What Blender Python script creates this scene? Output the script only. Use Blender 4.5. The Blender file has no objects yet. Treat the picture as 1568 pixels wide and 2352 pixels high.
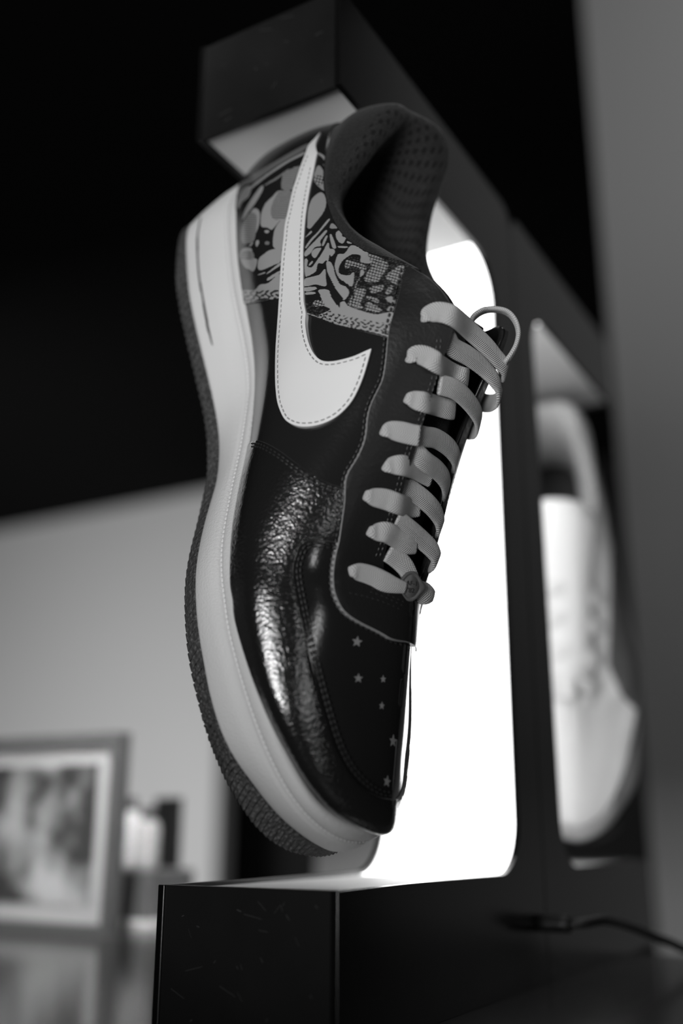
import bpy, math, random
import numpy as np
from mathutils import Matrix, Vector
from mathutils.geometry import delaunay_2d_cdt

random.seed(7)
rng = np.random.default_rng(7)
scene = bpy.context.scene
COL = scene.collection

# ------------------------------------------------------------------ camera
F, PITCH, ROLL = 2377.3, 0.29511, 0.0018
CX, CY = 784.0, 1176.0
CAMZ = 0.831                                    # camera height above the room's floor reference (m)
cam = bpy.data.cameras.new('camera')
cam.sensor_fit = 'VERTICAL'; cam.sensor_height = 36.0; cam.sensor_width = 24.0
cam.lens = 36.0 * F / 2352.0
cam.clip_start = 0.01
cam.dof.use_dof = True
cam.dof.focus_distance = 0.405
cam.dof.aperture_fstop = 2.8
camo = bpy.data.objects.new('camera', cam); COL.objects.link(camo)
_cp, _sp, _c, _s = math.cos(PITCH), math.sin(PITCH), math.cos(ROLL), math.sin(ROLL)
FWD = np.array([0, _cp, _sp]); _U = np.array([0, -_sp, _cp]); _R = np.array([1., 0, 0])
RT = _c * _R + _s * _U; UP = _c * _U - _s * _R
camo.matrix_world = Matrix(((RT[0], UP[0], -FWD[0], 0), (RT[1], UP[1], -FWD[1], 0),
                            (RT[2], UP[2], -FWD[2], CAMZ), (0, 0, 0, 1)))
scene.camera = camo

# ------------------------------------------------------------------ colour management, world, lights
vs = scene.view_settings
vs.view_transform = 'Standard'; vs.look = 'None'; vs.gamma = 1.0; vs.use_curve_mapping = False
vs.exposure = 0.0
wd = bpy.data.worlds.new('world'); scene.world = wd; wd.use_nodes = True
wd.node_tree.nodes['Background'].inputs[0].default_value = (1, 1, 1, 1)
wd.node_tree.nodes['Background'].inputs[1].default_value = 0.03

def area(name, loc, target, size, power, size_y=None, spread=None):
    l = bpy.data.lights.new(name, 'AREA'); l.energy = power; l.size = size
    if size_y: l.shape = 'RECTANGLE'; l.size_y = size_y
    if spread: l.spread = spread
    o = bpy.data.objects.new(name, l); COL.objects.link(o)
    o.location = loc
    d = Vector(target) - Vector(loc)
    o.rotation_euler = d.to_track_quat('-Z', 'Y').to_euler()
    return o
SHOE_C = (0.0, 0.409, CAMZ + 0.15)
area('window_light', (-0.72, -1.36, CAMZ - 0.28), (0, .409, CAMZ + .1), 0.72, 35.0, size_y=0.62)
area('side_lamp', (0.82, -1.25, CAMZ + 0.03), SHOE_C, 0.16, 1.1)
area('room_fill', (0.9, -1.2, 2.35), (0.6, -0.4, 0.5), 1.2, 5.0)  # added soft fill that lifts the black leather and laces, no real fitting
area('counter_fill', (-0.12, 0.08, CAMZ + .88), (-.17, .84, CAMZ - .02), 0.10, 0.34, spread=0.35)  # added unseen spot to whiten the bottles by the picture frame
area('column_fill', (0.55, 0.55, 2.38), (0.75, 1.45, 1.5), 0.4, 5.0)  # added light so the column brightens towards its top
area('wall_fill', (-2.0, 2.4, 1.10), (-1.5, 3.7, 0.40), 0.9, 62.0)  # added light, tilted low so the pale wall fades upwards

# ------------------------------------------------------------------ helpers
def g(v): return (v, v, v, 1)
def mat(name, col, rough=0.5, metal=0.0, spec=0.5, coat=0.0, coat_rough=0.1, bump=None, mix=None, emit=None, sheen=0.0):
    """col: grey value; bump: (kind, scale, strength, distance[, detail]); mix: (kind, scale, col2, lo, hi)"""
    m = bpy.data.materials.new(name); m.use_nodes = True
    nt = m.node_tree; b = nt.nodes['Principled BSDF']
    b.inputs['Base Color'].default_value = g(col)
    b.inputs['Roughness'].default_value = rough; b.inputs['Metallic'].default_value = metal
    b.inputs['Specular IOR Level'].default_value = spec
    b.inputs['Coat Weight'].default_value = coat; b.inputs['Coat Roughness'].default_value = coat_rough
    b.inputs['Sheen Weight'].default_value = sheen
    tc = nt.nodes.new('ShaderNodeTexCoord')
    def tex(kind, scale, detail=3.0, stretch=None):
        src = tc.outputs['Object']
        if stretch:
            mp = nt.nodes.new('ShaderNodeMapping'); mp.inputs['Scale'].default_value = stretch
            nt.links.new(src, mp.inputs[0]); src = mp.outputs[0]
        if kind == 'voronoi':
            t = nt.nodes.new('ShaderNodeTexVoronoi'); t.inputs['Scale'].default_value = scale; out = t.outputs['Distance']
        elif kind == 'wave':
            t = nt.nodes.new('ShaderNodeTexWave'); t.inputs['Scale'].default_value = scale; out = t.outputs['Fac']
        else:
            t = nt.nodes.new('ShaderNodeTexNoise'); t.inputs['Scale'].default_value = scale
            t.inputs['Detail'].default_value = detail; out = t.outputs['Fac']
        nt.links.new(src, t.inputs['Vector'])
        return out
    if bump:
        bs = bump if isinstance(bump, list) else [bump]
        prev = None
        for bb in bs:
            bn = nt.nodes.new('ShaderNodeBump')
            bn.inputs['Strength'].default_value = bb[2]; bn.inputs['Distance'].default_value = bb[3]
            nt.links.new(tex(bb[0], bb[1], bb[4] if len(bb) > 4 else 3.0, bb[5] if len(bb) > 5 else None), bn.inputs['Height'])
            if prev: nt.links.new(prev.outputs[0], bn.inputs['Normal'])
            prev = bn
        nt.links.new(prev.outputs[0], b.inputs['Normal'])
        if coat: nt.links.new(prev.outputs[0], b.inputs['Coat Normal'])
    if mix:
        mr = nt.nodes.new('ShaderNodeMapRange'); mr.inputs[1].default_value = mix[3]; mr.inputs[2].default_value = mix[4]
        nt.links.new(tex(mix[0], mix[1], 4.0, mix[5] if len(mix) > 5 else None), mr.inputs[0])
        mx = nt.nodes.new('ShaderNodeMix'); mx.data_type = 'RGBA'
        mx.inputs[6].default_value = g(col); mx.inputs[7].default_value = g(mix[2])
        nt.links.new(mr.outputs[0], mx.inputs[0]); nt.links.new(mx.outputs[2], b.inputs['Base Color'])
    if emit:
        b.inputs['Emission Color'].default_value = (1, 1, 1, 1); b.inputs['Emission Strength'].default_value = emit
    return m

M_ = {}
M_['patent'] = mat('black_patent_leather', 0.011, 0.17, spec=0.6, coat=1.0, coat_rough=0.10, bump=[('noise', 820, 0.36, 0.0006, 3.0), ('noise', 110, 0.06, 0.0015, 2.0)])
M_['leather'] = mat('black_smooth_leather', 0.0135, 0.33, spec=0.25, bump=[('noise', 700, 0.25, 0.0004, 4.0)])
M_['vampleather'] = mat('black_glossy_leather', 0.0125, 0.13, spec=0.45, bump=[('noise', 900, 0.12, 0.0003, 4.0)])
M_['white'] = mat('white_pebbled_rubber', 0.60, 0.55, spec=0.3, bump=('voronoi', 1100, 0.35, 0.0004))
M_['whitesmooth'] = mat('white_leather', 0.66, 0.5, spec=0.3, bump=('noise', 500, 0.1, 0.0003))
M_['gum'] = mat('grey_outsole_rubber', 0.055, 0.55, spec=0.4, bump=('voronoi', 600, 0.8, 0.0012))
M_['groove'] = mat('dark_groove', 0.01, 0.6)
M_['greygroove'] = mat('grey_seam_shadowline', 0.25, 0.6)
M_['thread_white'] = mat('white_thread', 0.72, 0.6)
M_['thread_grey'] = mat('grey_thread', 0.22, 0.7)
M_['thread_black'] = mat('black_thread', 0.018, 0.4, spec=0.5)
M_['rawedge'] = mat('raw_leather_edge', 0.30, 0.8, bump=('noise', 1500, 0.3, 0.0002))
M_['collar'] = mat('dark_suede_collar', 0.012, 0.85, spec=0.2, sheen=0.1, bump=('noise', 900, 0.6, 0.0006), mix=('noise', 1400, 0.024, 0.45, 0.7))
M_['lace'] = mat('light_grey_woven_lace', 0.50, 0.8, spec=0.2, sheen=0.2)
M_['metal'] = mat('dull_lace_tag_metal', 0.10, 0.4, metal=0.25, bump=('noise', 600, 0.2, 0.0003))
M_['star'] = mat('grey_star_print', 0.22, 0.5)
M_['black_panel'] = mat('black_acrylic', 0.005, 0.2, spec=0.3, bump=('noise', 30, 0.02, 0.001))
M_['led'] = mat('lit_white_diffuser', 0.85, 0.5, emit=3.6)
M_['diffuser'] = mat('white_diffuser', 0.80, 0.55, bump=('noise', 900, 0.3, 0.0004))

def mesh_obj(name, verts, faces, material, parent=None, smooth=True, mats=None, fmat=None):
    me = bpy.data.meshes.new(name)
    me.from_pydata([tuple(map(float, v)) for v in verts], [], [tuple(int(i) for i in f) for f in faces])
    if mats:
        for m in mats: me.materials.append(m)
        me.polygons.foreach_set('material_index', np.array(fmat, dtype=np.int32))
    else:
        me.materials.append(material)
    if smooth is True: me.polygons.foreach_set('use_smooth', np.ones(len(me.polygons), dtype=bool))
    elif smooth is not False: me.polygons.foreach_set('use_smooth', np.array(smooth, dtype=bool))
    me.update()
    o = bpy.data.objects.new(name, me); COL.objects.link(o)
    if parent: o.parent = parent
    return o
def empty(name, label, cat, matrix=None, group=None):
    o = bpy.data.objects.new(name, None); COL.objects.link(o)
    o.empty_display_size = 0.02
    if matrix is not None: o.matrix_world = matrix
    o['label'] = label; o['category'] = cat
    if group: o['group'] = group
    return o
def tag(o, label=None, cat=None, group=None, kind=None):
    if label: o['label'] = label
    if cat: o['category'] = cat
    if group: o['group'] = group
    if kind: o['kind'] = kind
    return o
def recalc(o):
    import bmesh
    bm = bmesh.new(); bm.from_mesh(o.data); bmesh.ops.recalc_face_normals(bm, faces=bm.faces); bm.to_mesh(o.data); bm.free()
    return o
def weld(o, d=2e-5):
    import bmesh
    bm = bmesh.new(); bm.from_mesh(o.data); bmesh.ops.remove_doubles(bm, verts=bm.verts, dist=d); bmesh.ops.dissolve_degenerate(bm, edges=bm.edges, dist=1e-6); bm.to_mesh(o.data); bm.free(); return o
def box_vf(x0, x1, y0, y1, z0, z1):
    v = [(x0, y0, z0), (x1, y0, z0), (x1, y1, z0), (x0, y1, z0), (x0, y0, z1), (x1, y0, z1), (x1, y1, z1), (x0, y1, z1)]
    f = [(0, 3, 2, 1), (4, 5, 6, 7), (0, 1, 5, 4), (1, 2, 6, 5), (2, 3, 7, 6), (3, 0, 4, 7)]
    return v, f
def box(name, x0, x1, y0, y1, z0, z1, m, parent=None, bevel=0.0):
    v, f = box_vf(x0, x1, y0, y1, z0, z1)
    o = mesh_obj(name, v, f, m, parent, smooth=False)
    if bevel:
        b = o.modifiers.new('bevel', 'BEVEL'); b.width = bevel; b.segments = 3; b.limit_method = 'ANGLE'
    return o

# ------------------------------------------------------------------ photograph geometry: pixel <-> shoe space (mm)
SM = np.array([[0.157, 0.645, 0.748], [-0.136, 0.764, -0.631], [-0.978, -0.003, 0.208]])
_u, _sv, _vt = np.linalg.svd(SM); SM = _u @ _vt
ST = np.array([-.378, 409.22, 142.7]); SC0 = np.array([150., 0, 50.])
CAML = SM.T @ (-ST) + SC0
def sproj(P):
    Q = (np.asarray(P, float) - SC0) @ SM.T + ST
    z = Q @ FWD
    return np.stack([CX + F * (Q @ RT) / z, CY - F * (Q @ UP) / z], -1)
def ray(px):
    px = np.asarray(px, float)
    d = FWD + (px[..., 0:1] - CX) / F * RT - (px[..., 1:2] - CY) / F * UP
    return d @ SM
def on_z(px, z):
    d = ray(px); return CAML + d * ((np.asarray(z) - CAML[2]) / d[..., 2])[..., None]
def on_y(px, y):
    d = ray(px); return CAML + d * ((np.asarray(y) - CAML[1]) / d[..., 1])[..., None]
SHOE_MAT = Matrix.Translation(Vector((ST - SM @ SC0) * 0.001) + Vector((0, 0, CAMZ))) @ Matrix(SM.tolist()).to_4x4()

def cr(P0, P1, P2, P3, t):
    return 0.5 * ((2 * P1) + (-P0 + P2) * t + (2 * P0 - 5 * P1 + 4 * P2 - P3) * t * t + (-P0 + 3 * P1 - 3 * P2 + P3) * t ** 3)
def resample(pts, n=None, step=None, closed=False, smooth=True):
    P = np.asarray(pts, float)
    if closed: P = np.vstack([P, P[:1]])
    if smooth and len(P) > 2:
        if closed: Q = np.vstack([P[-2:-1], P, P[1:2]])
        else: Q = np.vstack([2 * P[0] - P[1], P, 2 * P[-1] - P[-2]])
        out = []
        for i in range(1, len(Q) - 2):
            for t in np.linspace(0, 1, 12, endpoint=False): out.append(cr(Q[i - 1], Q[i], Q[i + 1], Q[i + 2], t))
        out.append(Q[-2]); P = np.array(out)
    s = np.r_[0, np.cumsum(np.linalg.norm(np.diff(P, axis=0), axis=1))]
    if n is None: n = max(3, int(round(s[-1] / step)) + 1)
    t = np.linspace(0, s[-1], n + (1 if closed else 0))
    if closed: t = t[:-1]
    return np.stack([np.interp(t, s, P[:, k]) for k in range(P.shape[1])], 1)

class Surf:
    """smooth surface over a control grid C[i, j] (i around, j up); periodic in i when per=True. Units mm in shoe space."""
    umax = 0.62
    def __init__(self, C, per=True, ghost_hi=None):
        self.C = np.asarray(C, float); self.nu, self.nv = self.C.shape[:2]; self.per = per
        lo = 2 * self.C[:, 0] - self.C[:, 1]
        hi = 2 * self.C[:, -1] - self.C[:, -2]
        if ghost_hi is not None:
            for i, q in ghost_hi.items(): hi[i] = q
        self.E = np.concatenate([lo[:, None], self.C, hi[:, None]], 1)
    def ev(self, u, v):
        u = np.asarray(u, float); v = np.asarray(v, float); u, v = np.broadcast_arrays(u, v)
        if self.per: x = (u % 1.0) * self.nu
        else: x = np.clip(u, 0, 1) * (self.nu - 1)
        i = np.floor(x).astype(int)
        if not self.per: i = np.clip(i, 0, self.nu - 2)
        tx = (x - i)[..., None]
        y = np.clip(v, -0.05, 1.05) * (self.nv - 1); j = np.clip(np.floor(y).astype(int), 0, self.nv - 2); ty = (y - j)[..., None]
        rows = []
        for k in (-1, 0, 1, 2):
            ii = (i + k) % self.nu if self.per else np.clip(i + k, 0, self.nu - 1)
            rows.append(cr(self.E[ii, j], self.E[ii, j + 1], self.E[ii, j + 2], self.E[ii, j + 3], ty))
        return cr(rows[0], rows[1], rows[2], rows[3], tx)
    def nrm(self, u, v):
        e = 1e-3
        du = self.ev(np.asarray(u) + e, v) - self.ev(np.asarray(u) - e, v)
        v = np.asarray(v, float)
        dv = self.ev(u, np.minimum(v + 4e-3, 1)) - self.ev(u, np.maximum(v - 4e-3, 0))
        n = np.cross(du, dv); l = np.linalg.norm(n, axis=-1, keepdims=True)
        return n / np.maximum(l, 1e-9)
    def pt(self, u, v, off=0.0):
        return self.ev(u, v) + self.nrm(u, v) * np.asarray(off)[..., None] if np.ndim(off) else self.ev(u, v) + self.nrm(u, v) * off
    def table(self, off=0.0):
        if not hasattr(self, '_t'): self._t = {}
        if off not in self._t:
            U, V = np.meshgrid(np.linspace(0, self.umax, 520), np.linspace(0, 1, 110), indexing='ij')
            N = self.nrm(U, V); P = self.ev(U, V) + N * off
            face = np.einsum('ijk,ijk->ij', N, CAML - P) > 0
            self._t[off] = (U[face], V[face], sproj(P[face]))
        return self._t[off]
    def look(self, px, off=0.0):
        """uv of the surface points (lifted by off mm) that the photograph's pixels show"""
        tu, tv, tp = self.table(off)
        px = np.atleast_2d(np.asarray(px, float))
        k = np.array([np.argmin(((tp - p) ** 2).sum(1)) for p in px])
        uv = np.stack([tu[k], tv[k]], 1); e = 2e-4
        for _ in range(4):
            b0 = sproj(self.pt(uv[:, 0], uv[:, 1], off)); r = px - b0
            Ja = (sproj(self.pt(uv[:, 0] + e, uv[:, 1], off)) - b0) / e
            Jb = (sproj(self.pt(uv[:, 0], uv[:, 1] + e, off)) - b0) / e
            for i in range(len(uv)):
                J = np.stack([Ja[i], Jb[i]], 1)
                d = np.linalg.solve(J.T @ J + np.eye(2) * 300.0, J.T @ r[i])
                uv[i] += np.clip(d, -0.006, 0.006)
            uv[:, 1] = np.clip(uv[:, 1], 0, 1)
        return uv
    def look_line(self, px, off=0.0, k=3):
        px = np.asarray(px, float); uv = self.look(px, off)
        t = np.diff(px, axis=0); a = np.arctan2(t[:, 1], t[:, 0]); turn = np.abs((np.diff(a) + np.pi) % (2 * np.pi) - np.pi)
        free = np.zeros(len(px), bool); free[1:-1] = turn < 0.6
        for _ in range(k):
            m = uv.copy(); m[1:-1] = 0.25 * uv[:-2] + 0.5 * uv[1:-1] + 0.25 * uv[2:]
            uv = np.where(free[:, None], m, uv)
        return uv

def grid_faces(n, m, per=False):
    f = []
    for i in range(n if per else n - 1):
        for j in range(m - 1):
            a = i * m + j; b = ((i + 1) % n) * m + j
            f.append((a, b, b + 1, a + 1))
    return f
MM = 0.001
# ------------------------------------------------------------------ shoe geometry (mm): sole rings
OUT_PX = [(422,521),(407,557),(402,615),(400,646),(403,664),(411,718),(420,754),(429,798),(447,870),(453,900),(466,954),(472,1000),(474,1053),(472,1110),(462,1145),(453,1191),(439,1244),(430,1283),(422,1340),(421,1398),(424,1455),(428,1500),(438,1556),(451,1610),(465,1668),(480,1712),(498,1757),(527,1815),(559,1869),(594,1913),(634,1945),(675,1963),(712,1970)]
BND_PX = [(436,517),(426,548),(427,602),(431,664),(440,718),(451,767),(465,825),(476,870),(483,900),(493,946),(502,1007),(502,1053),(497,1107),(483,1153),(468,1206),(455,1264),(448,1313),(447,1359),(450,1417),(458,1482),(463,1503),(476,1579),(492,1641),(514,1703),(545,1757),(581,1802),(612,1846),(648,1884),(684,1913),(719,1938),(750,1951)]
GRV_PX = [(523,468),(521,557),(532,664),(547,736),(563,816),(570,900),(562,957),(552,1022),(541,1072),(527,1137),(514,1206),(506,1264),(506,1321),(514,1386),(523,1455),(534,1494),(554,1570),(581,1650),(612,1730),(648,1802),(684,1855),(724,1896),(764,1922),(800,1936)]
TOP_PX = [(543,477),(541,539),(545,602),(552,664),(563,718),(572,758),(581,816),(584,870),(582,900),(577,950),(569,1011),(562,1065),(552,1130),(543,1187),(535,1244),(533,1290),(537,1352),(545,1405),(554,1451),(567,1489),(581,1547),(599,1605),(621,1668),(643,1721),(666,1766),(697,1824),(728,1864),(773,1896),(806,1912)]
def zb(x): return 6.0 * np.clip((np.asarray(x, float) - 225) / 72, 0, 1.1) ** 2
def ztop(x): return np.interp(x, [-15, 40, 80, 110, 150, 200, 240, 270, 297], [40, 38, 35, 33, 31, 29, 30, 32, 35])
def unproj_ring(px, zf):
    px = np.array(px, float); z = np.full(len(px), 20.)
    for _ in range(8): P = on_z(px, z); z = zf(P[:, 0])
    return P
def smooth_open(P, k=2):
    P = P.copy()
    for _ in range(k): P[1:-1] = 0.25 * P[:-2] + 0.5 * P[1:-1] + 0.25 * P[2:]
    return P
NR = 240
def ring(px, zf, rear, tip, sc=0.0, medk=0.92):
    L = unproj_ring(px, zf)
    L = L[L[:, 0] > rear[0] + 2]
    r = np.array([rear[0], 0.0, 0.0]); t = np.array([tip[0], tip[1], 0.0])
    r[2] = zf(r[0]); t[2] = zf(t[0])
    pre = np.array([rear[0] + rear[1], -rear[2], zf(rear[0])])
    L = np.vstack([r, pre, L, t])
    sh = lambda x: sc * np.clip((x - 225) / 70, 0, 1) ** 2
    Md = L[1:-1].copy(); Md[:, 1] = -Md[:, 1] * np.interp(Md[:, 0], [215, 262], [medk, medk if sc else 0.78]) + sh(Md[:, 0]) * np.minimum(1, np.abs(Md[:, 1]) / 12)
    loop = np.vstack([L, Md[::-1]])
    n1 = len(L)
    lat = resample(loop[:n1], n=NR // 2 + 1); med = resample(np.vstack([loop[n1 - 1:], loop[:1]]), n=NR // 2 + 1)
    R = np.vstack([lat[:-1], med[:-1]])
    for _ in range(6): R = 0.25 * np.roll(R, 1, 0) + 0.5 * R + 0.25 * np.roll(R, -1, 0)
    return R
R_out = ring(OUT_PX, zb, (-6, 1.5, 13), (298.5, 4), 4)
R_bnd = ring(BND_PX, lambda x: zb(x) + 8, (-10, 1.5, 12), (299.0, 3), 2)
R_grv = ring(GRV_PX, lambda x: ztop(x) - 6.5, (-15, 1.5, 12), (297.0, 2), 0)
R_top = ring(TOP_PX, lambda x: ztop(x), (-17, 2, 12), (295, 1), 0)
def inset(R, d):
    t = np.roll(R, -1, 0) - np.roll(R, 1, 0); n = np.stack([t[:, 1], -t[:, 0], 0 * t[:, 0]], 1)
    n /= np.linalg.norm(n, axis=1, keepdims=True)
    return R - n * d        # n points outward
def lift(R, dz): Q = R.copy(); Q[:, 2] += dz; return Q
SIDE = Surf(np.stack([lift(inset(R_bnd, -.6), 1.0), inset(0.66 * R_bnd + 0.34 * R_grv, -1.6), inset(0.33 * R_bnd + 0.67 * R_grv, -1.8), lift(inset(R_grv, -.8), -1.5)], 1))

# ------------------------------------------------------------------ shoe geometry: upper
LAT = [
 [(-16,0,38),(-19,0,52),(-18,0,66),(-14,0,79),(-9,0,91)],
 [(-8,-18,38),(-11,-18,52),(-10,-17,66),(-8,-15,79),(-4,-13,90)],
 [(14,-27,38),(12,-30,53),(14,-31,67),(17,-29,80),(21,-26,91)],
 [(42,-30,37),(42,-37,53),(43,-37,66),(44,-34,78),(44,-30.5,89.5)],
 [(66,-29,36),(66,-39,54),(67,-40,68),(68,-37,81),(69,-33,94)],
 [(85,-27,35),(86,-39,55),(86,-41,72),(87,-38,89),(88,-33,105)],
 [(103,-27,34),(103,-40,56),(103,-42,77),(104,-39,99),(105,-31,122)],
 [(122,-30,33),(122,-43,56),(121,-44,78),(121,-37,105),(124,-20.5,130)],
 [(142,-35,32),(142,-46,53),(142,-45,74),(143,-36,97),(145,-19,115.5)],
 [(162,-42,31),(162,-50,49),(163,-47,67),(164,-35,86),(165,-18,101)],
 [(182,-48,30),(182,-53,45),(184,-47,60),(185,-34,74),(186,-15.5,84.5)],
 [(201,-51,29),(201,-53,42),(203,-45,55),(204,-32,64),(205,-11.5,69.5)],
 [(210,-51,29),(210,-53,41),(212,-44,53),(214,-30,62.5),(213.5,0,71)],
 [(219,-51,29),(219,-52,40),(221,-43,51.5),(224,-27,61.5),(225,0,68.5)],
 [(236,-48,30),(236,-49,39),(238,-40,49),(241,-23,57.5),(243,0,62)],
 [(252,-43,31),(252,-45,39),(254,-36,47),(257,-20,53.5),(258,0,56.5)],
 [(267,-36,32),(267,-38,39),(268,-30,45),(270,-16,50),(270,0,52.3)],
 [(279,-28,33),(280,-30,39),(280,-23,44),(280,-12,47.7),(279,0,49.2)],
 [(288,-16,34),(290,-18,39),(289,-13,43.5),(287,-6,46.3),(284,0,47.4)],
 [(293,2,36),(295.5,2,39),(294,1,42.5),(290,0,45.5),(286,0,46.7)]]
def med_of(p):
    x, y, z = p
    sh = 8.0 * min(1, max(0, (x - 230) / 60)) ** 2
    return (x, -y * 0.93 + sh * min(1, abs(y) / 12), z)
MEDX = {6: [(103,26,34),(103,37,56),(103,39,77),(103,36,97),(105,28,115)], 7: [(122,28,33),(122,40,56),(121,41,78),(119,36,104),(117,19,129)],
 8: [(142,32,32),(142,43,53),(142,42,72),(142,34,91),(143,18,107)],
 9: [(162,38,31),(162,47,48),(162,44,63),(162,32,80),(161,16.5,94)],
 10: [(182,45,30),(182,50,43),(184,44,55),(185,29,68),(184,15,82)],
 11: [(201,47,29),(201,49,39),(203,41,49.5),(205,25,59.5),(205,12,71)],
 12: [(210,46,29),(210,47,38.5),(212,37,46.5),(214,22.5,57),(213.5,0,71)],
 13: [(219,46,29),(219,45,37.5),(221,34,44.5),(224,19,55.3),(225,0,68)],
 14: [(236,42,30),(236,40,36),(238,31,42.5),(241,16.5,52.5),(243,0,62)],
 15: [(252,35,31),(252,36,36),(254,27.5,41.5),(257,14.5,49.5),(258,0,56.5)],
 16: [(267,29,32),(267,30,36),(268,22,41),(270,12,46.8),(270,0,52.3)],
 17: [(279,21,33),(279.5,23,36.5),(280,17,40.5),(280,9.5,45.2),(279,0,49.2)],
 18: [(288,15,34),(289,14.5,37.5),(288,10.5,41),(286.5,5,44.6),(284,0,47.4)]}
def MEDP(i): return MEDX[i] if i in MEDX else [med_of(p) for p in LAT[i]]
CT = LAT + [MEDP(i) for i in range(18, 0, -1)]
NU = len(CT)      # 36
gh = {}
for i in range(12, 19):
    gh[i] = np.array(MEDP(i)[3], float); gh[NU - i] = np.array(LAT[i][3], float)
gh[19] = np.array([279, 0, 49.2])
UPS = Surf(CT, ghost_hi=gh)

# collar pad: rings from the seam over the crest and down inside
SEAM = [LAT[i][4] for i in range(7)]
PADO = [(-4,0,108),(-1,-14,106),(17,-25,99),(43,-30.5,92),(66,-32,97),(87,-31,108),(105,-30,122)]
CRST = [(3,0,121.5),(8,-12,121),(22,-20,112),(43,-25,94.5),(64,-25,95),(84,-25,108),(105,-27,123)]
LIP  = [(12,0,120),(17,-9,118),(28,-15,107),(45,-20,90),(64,-20,91),(83,-20,103),(103,-22,118)]
DWN1 = [(17,0,105),(22,-10,102),(33,-17,93),(47,-20,80),(65,-21,80),(83,-22,88),(102,-23,100)]
DWN2 = [(16,0,75),(20,-15,74),(32,-22,68),(47,-25,62),(66,-26,62),(84,-27,66),(102,-28,74)]
BOT  = [(6,0,42),(12,-16,42),(28,-24,42),(46,-27,42),(66,-27,42),(84,-27,42),(102,-28,42)]
def full(R):
    R = [tuple(map(float, p)) for p in R]
    return [(x, -y * .93, z) for x, y, z in R[:0:-1]] + R
SEAMM = [LAT[0][4]] + [MEDP(i)[4] for i in range(1, 7)]
PADOM = [(-4,0,108),(0,16,108),(15,29,104),(40,32,96),(63,31,97),(87,31,105),(105,28,116)]
CRSTM = [(3,0,121.5),(8,15,126),(19,24,121),(37,27,105),(60,26,95.5),(84,25,104),(105,25,117)]
LIPM  = [(12,0,120),(18,10,121),(29,17,114),(43,21,98),(62,21,91),(83,20,99),(103,21,113)]
def joinr(L, Mr): return [tuple(map(float, p)) for p in Mr[:0:-1]] + [tuple(map(float, p)) for p in L]
COLL = Surf(np.stack([np.array(r) for r in (joinr(SEAM, SEAMM), joinr(PADO, PADOM), joinr(CRST, CRSTM), joinr(LIP, LIPM), full(DWN1), full(DWN2), full(BOT))], 1), per=False)

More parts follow.
